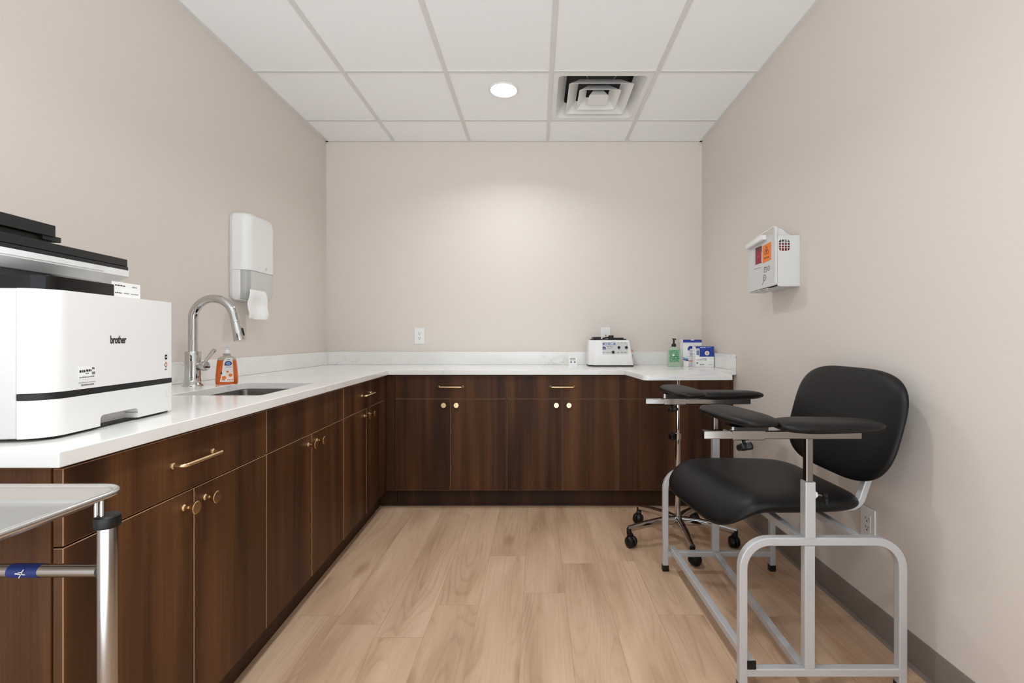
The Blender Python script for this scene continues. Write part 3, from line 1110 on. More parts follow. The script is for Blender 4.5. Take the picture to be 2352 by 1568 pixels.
def outlet(name, label, cat, T, loc, slots=True):
    t = thing(name, label, cat, loc, 0, 'wall plates')
    b = B()
    b.prism(round_poly([(-0.0385, -0.0625), (0.0385, -0.0625), (0.0385, 0.0625), (-0.0385, 0.0625)], 0.004, 3), 0.0005, 0.006, M_WHITE, T=T)
    b.done('face_plate', t, local=False, bevel=0.0015)
    if slots:
        b = B()
        b.prism(round_poly([(-0.017, -0.034), (0.017, -0.034), (0.017, 0.034), (-0.017, 0.034)], 0.003, 3), 0.006, 0.0075, M_WHITE, T=T)
        for s in (1, -1):
            zc_ = s * 0.017
            b.box(-0.0085, -0.006, zc_ - 0.001, zc_ + 0.008, 0.0074, 0.0078, M_INK, T=T)
            b.box(0.006, 0.0085, zc_ - 0.001, zc_ + 0.007, 0.0074, 0.0078, M_INK, T=T)
            b.prism([(0.003 * math.cos(q * PI / 6), zc_ - 0.008 + 0.0038 * math.sin(q * PI / 6)) for q in range(12)], 0.0074, 0.0078, M_INK, T=T)
        b.done('receptacle', t, local=False)
    else:
        b = B()
        b.box(-0.008, 0.008, -0.009, 0.009, 0.006, 0.009, M_WHITE, T=T)
        b.box(-0.005, 0.005, -0.003, 0.006, 0.009, 0.0094, M_INK, T=T)
        b.box(-0.003, 0.003, -0.014, 0.002, 0.009, 0.016, M_LGREY, T=T)
        b.done('jack', t, local=False)
    return t


outlet('wall_outlet', 'white double socket outlet alone on the back wall above the upstand', 'outlet',
       frame((-0.913, YB, 1.1285), (1, 0, 0), (0, 0, 1)), (-0.913, YB, 1.1285))
outlet('wall_outlet', 'white jack plate on the back wall directly behind the centrifuge', 'outlet',
       frame((0.535, YB, 1.131), (1, 0, 0), (0, 0, 1)), (0.535, YB, 1.131), slots=False)
outlet('wall_outlet', 'white socket outlet low on the right wall behind the chair legs', 'outlet',
       frame((XR, 1.826, 0.397), (0, -1, 0), (0, 0, 1)), (XR, 1.826, 0.397))

# ------------------------------------------------------------------ items on the back counter
# centrifuge
CX, CY = 0.5435, 3.42
t = thing('centrifuge', 'white benchtop centrifuge with black lid and control panel on the back worktop', 'lab centrifuge', (CX, CY + 0.10, ZS))
b = B()


def cpl(x0, x1, y0, y1, cl, cr):
    return [(x0 + cl, y0), (x1 - cr, y0), (x1, y0 + cr), (x1, y1), (x0, y1), (x0, y0 + cl * 0.9)]


base_ = cpl(-0.166, 0.163, -0.0, 0.19, 0.045, 0.010)
top_ = cpl(-0.160, 0.136, 0.012, 0.18, 0.045, 0.010)
Tc = lambda a, c, d: Vector((CX + a, CY + c, ZS + d))
b.frustum(base_, 0.008, top_, 0.192, M_WHITE, T=Tc)
b.done('housing', t, local=False, bevel=0.006, seg=3)
B().prism([(x * 0.985, y + 0.002) for x, y in base_], 0.001, 0.0075, M_BLACK, T=Tc).done('foot_rim', t, local=False)
b = B()
b.prism([(0.135 * math.cos(q * PI / 20) - 0.012, 0.096 + 0.078 * math.sin(q * PI / 20)) for q in range(40)], 0.193, 0.199, M_BLACK, T=Tc)
b.box(-0.130, -0.075, 0.03, 0.15, 0.199, 0.214, M_BLACK, T=Tc)
b.box(-0.005, 0.095, 0.05, 0.15, 0.199, 0.209, M_BLACK, T=Tc)
b.prism(round_poly([(-0.014, 0.04), (0.02, 0.04), (0.02, 0.08), (-0.014, 0.08)], 0.006, 3), 0.199, 0.226, M_BLACK, T=Tc)
b.tube([Tc(-0.06, 0.05, 0.203), Tc(-0.03, 0.05, 0.209), Tc(0.0, 0.05, 0.212)], 0.006, M_BLACK, 8)
b.done('lid', t, local=False, bevel=0.001, label='black lid')
b = B()
Fc = lambda a, c, d: Vector((CX + a, CY - 0.0005 - d + 0.012 * (c - 0.008) / 0.184, ZS + c))
b.box(-0.067, 0.118, 0.090, 0.176, 0, 0.0008, M_LGREY, T=Fc)
b.box(-0.066, 0.028, 0.155, 0.173, 0.0008, 0.0012, M_LAV, T=Fc)
b.squiggle(Fc, -0.05, 0.018, 0.160, 0.008, M_WMATTE, 5, 0.0016)
b.prism([(-0.066, 0.122), (-0.038, 0.122), (-0.042, 0.136), (-0.054, 0.148), (-0.066, 0.146)], 0.0008, 0.0012, M_LAV, T=Fc)
b.box(-0.066, -0.042, 0.134, 0.139, 0.0012, 0.0016, M_INK, T=Fc)
b.squiggle(Fc, -0.034, 0.010, 0.141, 0.005, M_GREYINK, 4, 0.0012)
b.squiggle(Fc, -0.030, 0.004, 0.130, 0.005, M_GREYINK, 3, 0.0012)
b.squiggle(Fc, -0.064, -0.004, 0.101, 0.004, M_GREYINK, 5, 0.0012)
for cxk in (0.047, 0.074, 0.099):
    b.squiggle(Fc, cxk - 0.006, cxk + 0.006, 0.172, 0.003, M_INK, 2, 0.0012)
    b.squiggle(Fc, cxk - 0.008, cxk + 0.008, 0.100, 0.005, M_INK, 2, 0.0012)
b.done('control_panel', t, local=False, label='pale control panel with dials and print')
for a_, c_ in ((0.052, 0.138), (0.106, 0.138), (0.010, 0.104)):
    b = B()
    b.lathe([(0, 0), (0.0105, 0), (0.0095, 0.012), (0, 0.013)], Fc(a_, c_, 0.001), M_BLACK, (0, -1, 0.05), 18)
    b.done('dial', t, local=False)
b = B()
b.lathe([(0, 0), (0.011, 0), (0.011, 0.014), (0.007, 0.02), (0, 0.02)], Tc(0.142, 0.05, 0.112), mat('orange_latch', srgb(215, 130, 70), 0.4), (1, 0, 0), 16)
b.tube([Tc(0.144, 0.05, 0.098), Tc(0.160, 0.045, 0.082), Tc(0.160, 0.045, 0.066), Tc(0.157, 0.05, 0.05)], 0.0045, M_CHROME, 8)
b.done('side_latch', t, local=False, label='orange and chrome side latch')

# timer
t = thing('digital_timer', 'small white upright digital timer left of the centrifuge', 'timer', (0.242, 3.165, ZS))
b = B()
Tt = lambda a, c, d: Vector((0.242 + a, 3.16 - d + 0.1 * c, ZS + c))
b.prism(round_poly([(-0.0255, 0.0005), (0.0255, 0.0005), (0.0255, 0.078), (-0.0255, 0.078)], 0.004, 3), -0.012, 0, M_WHITE, T=Tt)
b.done('case', t, local=False, bevel=0.001)
b = B()
b.prism(round_poly([(-0.018, 0.058), (0.016, 0.058), (0.016, 0.073), (-0.018, 0.073)], 0.003, 3), 0, 0.0006, M_GREYINK, T=Tt)
b.box(-0.015, 0.013, 0.061, 0.070, 0.0006, 0.001, M_LGREY, T=Tt)
b.done('display', t, local=False)
b = B()
for a_ in (-0.012, 0.012):
    b.prism([(a_ + 0.006 * math.cos(q * PI / 8), 0.046 + 0.004 * math.sin(q * PI / 8)) for q in range(16)], 0, 0.0025, M_INK, T=Tt)
b.done('button', t, local=False)
b = B()
for z_ in (0.008, 0.016, 0.024, 0.033):
    b.squiggle(Tt, -0.018, 0.018, z_, 0.0028, M_LGREY, 4, 0.0005)
b.done('printed_text', t, local=False)

# green soap
t = thing('soap_bottle', 'green hand soap bottle with black pump left of the blue boxes', 'soap bottle', (0.995, 3.42, ZS + 0.0005))
b = B()
b.prism(round_poly([(-0.043, -0.02), (0.043, -0.02), (0.043, 0.035), (-0.043, 0.035)], 0.010, 5), 0, 0.118, M_GSOAP)
rg0 = round_poly([(-0.043, -0.02), (0.043, -0.02), (0.043, 0.035), (-0.043, 0.035)], 0.010, 5)
rg1 = [(x * 0.72, 0.0075 + (y - 0.0075) * 0.72) for x, y in rg0]
rg2 = [(x * 0.34, 0.0075 + (y - 0.0075) * 0.52) for x, y in rg0]
b.frustum(rg0, 0.118, rg1, 0.134, M_GSOAP, cap0=False, cap1=False)
b.frustum(rg1, 0.134, rg2, 0.144, M_GSOAP, cap0=False)
b.done('bottle', t)
b = B()
b.box(-0.040, 0.030, 0.034, 0.120, 0, 0.0008, M_GLABEL, T=lambda a, c, d: Vector((a, -0.0202 - d, c)))
FG = lambda a, c, d: Vector((a, -0.021 - d, c))
b.prism([(-0.011 + 0.009 * math.cos(q * PI / 8), 0.083 + 0.007 * math.sin(q * PI / 8)) for q in range(16)], 0, 0.0004, M_WMATTE, T=FG)
b.squiggle(FG, -0.016, 0.026, 0.072, 0.003, M_INK, 4)
b.done('front_label', t)
b = B()
b.lathe([(0, 0), (0.0165, 0), (0.0165, 0.014), (0.013, 0.023), (0.0065, 0.025), (0.006, 0.048), (0.006, 0.056), (0, 0.056)], (0, 0.0075, 0.1425), M_BLACK, seg=24)
b.cushion(0, 0, 0.0145, 0.007, 0.007, M_BLACK, T=lambda a, c, d: Vector((a, 0.0075 + c, 0.2 + d)), n=3, na=24, nr=5)
b.tube([(0, 0.0, 0.199), (0, -0.03, 0.199), (0, -0.036, 0.193)], 0.004, M_BLACK, 8)
b.done('pump', t, label='black pump')

# boxes
t = thing('supply_box', 'taller white carton with blue top band and orange stripe, behind the blue box', 'box', (1.1355, 3.475, ZS + 0.0005), 0, 'supply cartons')
b = B()
b.box(-0.068, 0.068, -0.03, 0.04, 0, 0.195, M_WMATTE)
b.done('carton', t, bevel=0.001)
b = B()
FB = lambda a, c, d: Vector((a, -0.0302 - d, c))
b.box(-0.068, 0.068, 0.173, 0.195, 0, 0.0006, M_BLUE, T=FB)
b.box(-0.012, 0.012, 0.189, 0.195, 0.0006, 0.001, M_WMATTE, T=FB)
b.prism(round_poly([(-0.034, 0.115), (-0.022, 0.115), (-0.018, 0.128), (0.066, 0.128), (0.066, 0.148), (-0.022, 0.148), (-0.034, 0.133)], 0.003, 3), 0, 0.0006, M_BLUE, T=FB)
b.prism([(-0.068, 0.048), (-0.030, 0.048), (-0.034, 0.060), (-0.058, 0.062), (-0.068, 0.070)], 0, 0.0006, M_LBLUE, T=FB)
b.prism([(-0.068, 0.047), (-0.030, 0.039), (-0.030, 0.047), (-0.068, 0.050)], 0.0006, 0.001, M_NAVY, T=FB)
b.box(-0.028, 0.06, 0.036, 0.043, 0, 0.0006, M_ORANGE, T=FB)
for r_ in range(5):
    b.squiggle(FB, -0.020, 0.02, 0.072 + r_ * 0.010, 0.004, M_GREYINK, 4, 0.0005)
b.squiggle(FB, -0.010, 0.04, 0.156, 0.003, mat('pale_pink_print', srgb(225, 200, 195), 0.6), 2, 0.0005)
b.done('printed_panel', t)
t = thing('supply_box', 'smaller blue and white carton with round emblem, in front of the taller carton', 'box', (1.2000, 3.390, ZS + 0.0005), 0, 'supply cartons')
b = B()
b.box(-0.073, 0.0575, -0.04, 0.03, 0, 0.147, M_WMATTE)
b.done('carton', t, bevel=0.001)
b = B()
FB = lambda a, c, d: Vector((a, -0.0402 - d, c))
b.box(-0.045, 0.0575, 0.074, 0.147, 0, 0.0006, M_BLUE, T=FB)
b.box(-0.073, -0.045, 0.132, 0.147, 0, 0.0006, M_BLUE, T=FB)
b.box(-0.0725, 0.057, 0.004, 0.0735, 0, 0.0003, M_WMATTE, T=FB)
b.box(-0.067, -0.049, 0.085, 0.118, 0, 0.0006, M_LAV, T=FB)
b.squiggle(FB, -0.066, -0.050, 0.120, 0.008, mat('tan_print', srgb(180, 170, 120), 0.6), 2, 0.0006)
b.prism([(0.008 + 0.0155 * math.cos(q * PI / 10), 0.099 + 0.0155 * math.sin(q * PI / 10)) for q in range(20)], 0.0006, 0.001, M_WMATTE, T=FB)
b.prism([(0.008 + 0.008 * math.cos(q * PI / 10), 0.099 + 0.010 * math.sin(q * PI / 10)) for q in range(20)], 0.001, 0.0014, mat('skin_tan_print', srgb(205, 165, 120), 0.6), T=FB)
b.squiggle(FB, -0.040, -0.002, 0.137, 0.005, M_WMATTE, 2, 0.001)
b.squiggle(FB, 0.008, 0.034, 0.138, 0.004, M_LBLUE, 2, 0.001)
b.squiggle(FB, -0.066, 0.010, 0.049, 0.004, M_INK, 6, 0.0005)
b.squiggle(FB, -0.030, 0.006, 0.058, 0.005, M_GREYINK, 4, 0.0005)
b.box(-0.066, -0.057, 0.024, 0.033, 0, 0.0005, M_INK, T=FB)
b.squiggle(FB, -0.042, -0.010, 0.014, 0.008, M_GREYINK, 4, 0.0005)
b.squiggle(FB, 0.020, 0.044, 0.015, 0.004, M_GREYINK, 3, 0.0005)
b.done('printed_panel', t)
b = B()
b.box(1.0585, 1.0885, 3.385, 3.405, ZS + 0.0005, ZS + 0.038, M_WMATTE)
tag(b.done('small_carton', bevel=0.002), 'tiny plain white carton between the green soap and the blue box', 'box')

# ------------------------------------------------------------------ printer
AP = math.atan(0.12)
t = thing('printer', 'large white laser printer with black scanner lid on the left worktop', 'printer', (-0.986, 0.948, ZS + 0.0005), PI / 2 + AP)
PL, PD, PH = 0.394, 0.47, 0.3085


def pplan(x0, x1, y0, y1, r0, r1):
    return round_poly([(x0, y1), (x0, y0), (x1, y0), (x1, y1)], [0, r0, r1, 0], 10)


zt0, zt1, zs1 = 0.006, 0.0825, 0.0955
b = B()
b.box(0.0, PL, 0.054, PD, 0.006, PH, M_WHITE2)
b.done('rear_housing', t, bevel=0.004, seg=3)
b = B()
b.box(0.03, PL - 0.002, 0.012, 0.06, 0.0005, 0.0055, M_BLACK)
b.done('foot_rim', t)
b = B()
b.prism(pplan(0.0, PL, 0.0, 0.0525, 0.05, 0.008), zs1 + 0.0012, PH, M_WHITE)
for (x_, y_) in ((0.04, 0.09), (PL - 0.04, 0.09), (0.04, PD - 0.06), (PL - 0.04, PD - 0.06)):
    B().lathe([(0, 0), (0.012, 0), (0.012, 0.006), (0, 0.006)], (x_, y_, 0), M_BLACK, seg=12).done('foot', t)
fc = b.done('front_cover', t, bevel=0.002, seg=2)
b = B()
b.prism(pplan(-0.0006, PL + 0.0006, -0.0006, 0.0525, 0.05, 0.008), zt1 + 0.0012, zs1, M_BLKSATIN)
b.done('black_band', t, label='black horizontal band')
b = B()
nx0, nx1, nz = 0.137, 0.257, 0.031
left_ = [p for p in pplan(0.0, nx0, 0.0, 0.0525, 0.05, 0.0)]
b.prism(left_, zt0, zt1, M_WHITE)
b.prism(pplan(nx1, PL, 0.0, 0.0525, 0.0, 0.008), zt0, zt1, M_WHITE)
# bridge above the hand grip with rounded upper corners
arch = [(nx0, zt1), (nx0, zt0 + 0.012)] + [(nx0 + 0.010 - 0.010 * math.cos(q * PI / 12), nz - 0.010 + 0.010 * math.sin(q * PI / 12)) for q in range(0, 7)] + \
       [(nx1 - 0.010 + 0.010 * math.sin(q * PI / 12), nz - 0.010 + 0.010 * math.cos(q * PI / 12)) for q in range(0, 7)] + [(nx1, zt0 + 0.012), (nx1, zt1)]
b.prism(arch, 0.0, 0.0525, M_WHITE, T=lambda a, c, d: Vector((a, d, c)))
pt = b.done('paper_tray', t)
b = B()
b.box(nx0, nx1, 0.030, 0.034, zt0, nz, M_WHITE2)
b.done('hand_grip', pt)
FP = lambda a, c, d: Vector((a, -0.0002 - d, c))
b = B()
b.text('brother', 0.026, FP, 0.166, 0.196, M_INK, 0.0005, width=0.050, bold=0.0006)
b.done('lettering', fc)
b = B()
b.box(0.077, 0.123, 0.118, 0.146, 0, 0.0004, M_WMATTE, T=FP)
b.squiggle(FP, 0.079, 0.095, 0.133, 0.007, M_INK, 3, 0.0007)
b.squiggle(FP, 0.097, 0.111, 0.134, 0.006, M_INK, 3, 0.0007)
b.squiggle(FP, 0.113, 0.121, 0.138, 0.005, M_INK, 2, 0.0007)
b.box(0.112, 0.121, 0.127, 0.133, 0.0004, 0.0007, M_GREYINK, T=FP)
b.squiggle(FP, 0.079, 0.121, 0.121, 0.003, M_GREYINK, 9, 0.0007)
b.squiggle(FP, 0.095, 0.104, 0.129, 0.0025, M_GREYINK, 3, 0.0007)
b.box(0.077, 0.123, 0.1105, 0.1112, 0, 0.0004, M_GREYINK, T=FP)
b.squiggle(FP, 0.084, 0.118, 0.104, 0.003, M_GREYINK, 6, 0.0007)
b.done('model_sticker', fc)
b = B()
b.box(0.360, 0.369, 0.149, 0.162, 0, 0.0005, M_INK, T=FP)
b.box(0.362, 0.367, 0.154, 0.157, 0.0005, 0.0008, M_WMATTE, T=FP)
b.prism([(0.357, 0.134), (0.3645, 0.126), (0.3645, 0.142)], 0, 0.0005, M_NAVY, T=FP)
b.prism([(0.359, 0.134), (0.3645, 0.1285), (0.3645, 0.1395)], 0.0005, 0.0007, M_WMATTE, T=FP)
b.prism([(0.3645, 0.1265)] + [(0.3645 + 0.0045 * math.cos(q * PI / 8 - PI / 2), 0.134 + 0.0075 * math.sin(q * PI / 8 - PI / 2)) for q in range(9)], 0.0005, 0.0009, M_ORANGE, T=FP)
b.squiggle(FP, 0.359, 0.368, 0.1205, 0.0028, M_INK, 3, 0.0006)
b.done('side_icons', fc)
b = B()
b.box(0.366, 0.377, 0.044, 0.062, 0, 0.0004, M_LGREY, T=FP)
b.box(0.367, 0.3765, 0.045, 0.0615, 0.0004, 0.0006, M_WHITE, T=FP)
b.text('1', 0.016, FP, 0.3695, 0.0475, M_INK, 0.0004, width=0.004, bold=0.0004)
b.done('tray_number', pt)
# output bay (gloss black) between body and scanner
zb = PH
b = B()
b.prism(round_poly([(0.006, 0.004), (0.192, 0.004), (0.192, 0.40), (0.006, 0.40)], [0.03, 0.012, 0.0, 0.0], 5), zb + 0.0005, zb + 0.028, M_BLKGLOSS)
b.frustum([(0.0, 0.09), (0.115, 0.10), (0.135, 0.15), (0.135, 0.42), (0.0, 0.42)], zb + 0.028, [(0.0, 0.115), (0.168, 0.122), (0.185, 0.16), (0.185, 0.42), (0.0, 0.42)], zb + 0.0455, M_BLKGLOSS)
b.box(0.0, 0.12, 0.13, 0.42, zb + 0.0455, zb + 0.05, M_BLKGLOSS)
b.prism([(0.02, 0.20), (PL - 0.03, 0.20), (PL - 0.03, 0.44), (0.02, 0.44)], zb + 0.0005, zb + 0.040, M_BLKSATIN)
b.done('output_bay', t, bevel=0.004, seg=3, label='glossy black paper output bay')
# scanner bed
zo = -ZS - 0.0005
b = B()
sx0, sx1, sy0, sy1 = -0.05, 0.381, 0.100, 0.50
ra = lambda i: round_poly([(sx0 + i, sy0 + i), (sx1 - i, sy0 + i), (sx1 - i, sy1), (sx0 + i, sy1)], [0.01, 0.01, 0, 0], 4)
b.frustum(ra(0), 1.300 + zo, ra(0), 1.283 + zo, M_WHITE, cap1=False)
b.frustum(ra(0), 1.283 + zo, ra(0.022), 1.263 + zo, M_WHITE, cap0=False, cap1=False)
b.frustum(ra(0.022), 1.263 + zo, ra(0.030), 1.2605 + zo, M_WHITE, cap0=False)
sb = b.done('scanner_bed', t)
B().frustum(ra(0.036), 1.2604 + zo, ra(0.070), 1.2525 + zo, M_BLKSATIN).done('underside_shade', sb, label='dark plate added for the shade under the scanner')  # shade beneath the scanner bed painted as a dark plate
b = B()
b.prism(round_poly([(-0.05, 0.0985), (0.285, 0.0985), (0.285, 0.1000), (-0.05, 0.1000)], 0.0004, 2), 1.287 + zo, 1.2995 + zo, M_WHITE)
b.done('control_strip', sb)
b = B()
b.prism(round_poly([(sx0, sy0 + 0.001), (sx1 - 0.001, sy0 + 0.001), (sx1 - 0.001, sy1), (sx0, sy1)], [0.01, 0.01, 0, 0], 4), 1.3005 + zo, 1.3095 + zo, M_BLKSATIN)
b.done('scanner_frame', t, bevel=0.001)
b = B()
b.prism(round_poly([(sx0, sy0 + 0.002), (sx1 - 0.003, sy0 + 0.002), (sx1 - 0.003, sy1), (sx0, sy1)], [0.01, 0.01, 0, 0], 4), 1.3110 + zo, 1.3300 + zo, M_BLKSATIN)
b.done('scanner_lid', t, bevel=0.002)
b = B()
b.box(-0.05, 0.214, 0.170, 0.36, 1.3305 + zo, 1.357 + zo, M_BLKSATIN)
b.box(-0.05, 0.219, 0.158, 0.36, 1.3580 + zo, 1.386 + zo, M_BLKSATIN)
b.box(-0.05, 0.06, 0.1565, 0.158, 1.378 + zo, 1.384 + zo, M_BLACK)
b.prism(round_poly([(0.19, 0.162), (0.243, 0.162), (0.243, 0.30), (0.19, 0.30)], [0, 0.006, 0.01, 0], 3), 1.349 + zo, 1.361 + zo, M_BLKSATIN)
b.done('document_feeder', t, bevel=0.002)

t = thing('paper_card', 'white printed card standing on the printer beside its black output bay', 'card', (-1.05, 1.2, ZS + PH + 0.001), PI / 2 + AP)
b = B()
b.box(-0.04, 0.0575, -0.0004, 0.0004, 0.0, 0.040, M_WMATTE)
b.done('card', t)
FK = lambda a, c, d: Vector((a, -0.0005 - d, c))
b = B()
b.squiggle(FK, -0.030, 0.006, 0.030, 0.003, M_INK, 4)
b.squiggle(FK, 0.028, 0.046, 0.030, 0.0025, M_GREYINK, 3)
b.squiggle(FK, -0.030, -0.006, 0.012, 0.002, M_INK, 3)
b.squiggle(FK, 0.000, 0.018, 0.012, 0.0025, M_GREYINK, 3)
b.squiggle(FK, 0.024, 0.050, 0.012, 0.0022, M_GREYINK, 5)
b.done('printed_text', t)

# ------------------------------------------------------------------ instrument stand (bottom left)
t = thing('instrument_stand', 'stainless steel instrument tray stand with blue sticker in the near left corner', 'instrument stand', (-0.728, 0.80, 0))
TZ = 0.850
b = B()
tx0, tx1, ty0, ty1 = -1.20, -0.722, 0.50, 0.838
rimp = round_poly([(tx0, ty0), (tx1, ty0), (tx1, ty1), (tx0, ty1)], 0.045, 10)
b.tube([(x, y, TZ) for x, y in rimp], 0.0058, M_TRAY, 12, up=(0, 0, 1), closed=True)
ins = lambda i: round_poly([(tx0 + i, ty0 + i), (tx1 - i, ty0 + i), (tx1 - i, ty1 - i), (tx0 + i, ty1 - i)], 0.045 - i * 0.5, 10)
b.frustum(ins(0.003), TZ + 0.002, ins(0.020), TZ - 0.014, M_TRAY, cap0=False, cap1=False)
b.frustum(ins(0.020), TZ - 0.014, ins(0.032), TZ - 0.017, M_TRAY, cap0=False, cap1=False)
b.frustum(ins(0.032), TZ - 0.017, ins(0.034), TZ - 0.0175, M_TRAY, cap0=False)
b.frustum(ins(0.003), TZ - 0.002, ins(0.024), TZ - 0.0175, M_TRAY, cap0=False, cap1=False)
b.frustum(ins(0.024), TZ - 0.0175, ins(0.034), TZ - 0.020, M_TRAY, cap0=False)
b.done('tray', t, local=False, angle=50)
b = B()
for x_ in (-0.7370, -0.7275):
    b.tube([(x_, 0.79, 0.80), (x_, 0.79, TZ - 0.004)], 0.0036, M_STEEL, 10)
b.done('tray_support', t, local=False)
b = B()
b.tube([(-0.728, 0.80, 0.08), (-0.728, 0.80, 0.800)], 0.0138, M_STEEL, 24)
b.done('post', t, local=False)
b = B()
b.lathe([(0, 0), (0.0175, 0), (0.0185, 0.003), (0.0185, 0.018), (0.0165, 0.0205), (0, 0.0205)], (-0.728, 0.80, 0.795), M_BLACK, seg=28)
b.done('collar', t, local=False, label='black collar')
b = B()
b.tube([(-1.20, 0.80, 0.08), (-1.20, 0.80, 0.82)], 0.0138, M_STEEL, 20)
b.done('post', t, local=False)
b = B()
b.tube([(-1.187, 0.80, 0.7205), (-0.741, 0.80, 0.7205)], 0.0108, M_STEEL, 20)
cb = b.done('crossbar', t, local=False)
b = B()
b.tube([(-0.889, 0.80, 0.7205), (-0.838, 0.80, 0.7205)], 0.0112, M_NAVY, 24)
FR = lambda a, c, d: Vector((-0.8635 + a, 0.80 - 0.0114 - d, 0.7205 + c))
b.prism([(-0.0095, -0.001), (0.0085, -0.0025), (0.0085, -0.001), (-0.008, 0.001)], 0, 0.0003, M_LGREY, T=FR)
b.prism([(-0.003, -0.0075), (-0.0015, -0.0075), (0.0065, 0.007), (0.005, 0.007)], 0, 0.0003, M_LGREY, T=FR)
b.prism([(-0.004, 0.0005), (0.004, 0.0025), (0.003, 0.0038), (-0.004, 0.0018)], 0, 0.0003, M_LGREY, T=FR)
b.done('sticker', cb, local=False, label='navy blue sticker with a small white emblem')
b = B()
for x_ in (-1.20, -0.728):
    b.sq([(x_, 0.50, 0.085), (x_, 0.868, 0.085)], 0.03, 0.025, M_STEEL, up=(0, 0, 1))
b.sq([(-1.185, 0.80, 0.085), (-0.743, 0.80, 0.085)], 0.025, 0.03, M_STEEL, up=(0, 0, 1))
b.done('base', t, local=False)
for x_ in (-1.20, -0.728):
    for y_ in (0.515, 0.852):
        b = B()
        b.lathe([(0, -0.011), (0.022, -0.011), (0.025, -0.006), (0.025, 0.006), (0.022, 0.011), (0, 0.011)], (x_, y_, 0.0255), M_BLACK, (1, 0, 0), 20)
        b.box(x_ - 0.013, x_ + 0.013, y_ - 0.008, y_ + 0.008, 0.045, 0.074, M_STEEL)
        b.done('caster', t, local=False)

# ------------------------------------------------------------------ rolling table by the back counter
TCX, TCY = 0.776, 2.60
t = thing('rolling_table', 'height adjustable rolling table with white top and five black casters by the back counter', 'table', (TCX, TCY, 0))
zt = 0.922
b = B()
b.prism(round_poly([(0.548, 2.410), (1.012, 2.435), (1.045, 2.74), (0.975, 2.845), (0.515, 2.815)], [0.03, 0.012, 0.02, 0.03, 0.02], 6), zt - 0.026, zt, M_TABLE)
b.done('table_top', t, local=False, bevel=0.0025)
b = B()
b.tube([(TCX, TCY, 0.11), (TCX, TCY, 0.565)], 0.0150, M_CHROME, 24)
b.done('outer_pole', t, local=False)
b = B()
b.tube([(TCX, TCY, 0.56), (TCX, TCY, zt - 0.034)], 0.0108, M_CHROME, 20)
b.box(TCX - 0.05, TCX + 0.05, TCY - 0.05, TCY + 0.05, zt - 0.034, zt - 0.0265, M_STEEL)
b.done('inner_pole', t, local=False)
b = B()
b.lathe([(0, 0), (0.0185, 0), (0.0185, 0.034), (0.013, 0.036), (0, 0.036)], (TCX, TCY, 0.555), M_CHROME, seg=24)
b.done('collar', t, local=False)
b = B()
b.lathe([(0, 0), (0.005, 0), (0.005, 0.012), (0.020, 0.014), (0.021, 0.026), (0.015, 0.031), (0, 0.031)], (TCX - 0.017, TCY - 0.006, 0.572), M_BLACK, (-1, -0.35, 0), 40, lobes=5, amp=0.12)
b.done('clamp_knob', t, local=False)
b = B()
b.lathe([(0, 0), (0.03, 0), (0.032, 0.01), (0.032, 0.05), (0.026, 0.058), (0.02, 0.06), (0, 0.06)], (TCX, TCY, 0.072), M_CHROME, seg=28)
b.done('hub', t, local=False)
for k in range(5):
    th = math.radians(195 + 72 * k)
    dx, dy = math.cos(th), math.sin(th)
    rr = 0.292
    leg = B()
    P_ = lambda r, z: (TCX + dx * r, TCY + dy * r, z)
    prof = round_poly([(-0.015, -0.020), (0.015, -0.020), (0.015, 0.014), (-0.015, 0.014)], 0.007, 3)
    leg.sweep([P_(0.025, 0.108), P_(0.10, 0.112), P_(0.20, 0.104), P_(rr + 0.005, 0.090)], prof, M_CHROME, up=(-dy, dx, 0), scales=[1.25, 1.1, 0.95, 0.8])
    lg = leg.done('leg', t, local=False)
    b = B()
    b.lathe([(0, 0), (0.014, 0), (0.014, 0.030), (0.010, 0.034), (0, 0.034)], P_(rr, 0.066), M_BLACK, seg=16)
    # twin wheels trailing to one side
    wdir = Vector((math.cos(th + 1.9), math.sin(th + 1.9), 0))
    ax = Vector((-wdir.y, wdir.x, 0))
    c_ = Vector(P_(rr, 0.0302)) + wdir * 0.014
    for s in (-1, 1):
        b.lathe([(0, 0.002), (0.027, 0.002), (0.0298, 0.006), (0.0292, 0.016), (0.024, 0.024), (0.012, 0.028), (0, 0.0285)], c_, M_BLACK, ax * s, 24)
    b.sweep([c_ + Vector((0, 0, 0.0)), c_ + Vector((0, 0, 0.03)) - wdir * 0.006, Vector(P_(rr, 0.066))], [(-0.012, -0.012), (0.012, -0.012), (0.012, 0.012), (-0.012, 0.012)], M_BLACK, up=tuple(ax))
    b.done('caster', lg, local=False)

# ------------------------------------------------------------------ blood draw chair
t = thing('phlebotomy_chair', 'black padded blood draw chair with silver tube frame and swivelling armrests', 'chair', (0.884, 1.876, 0))
TS_ = 0.0255


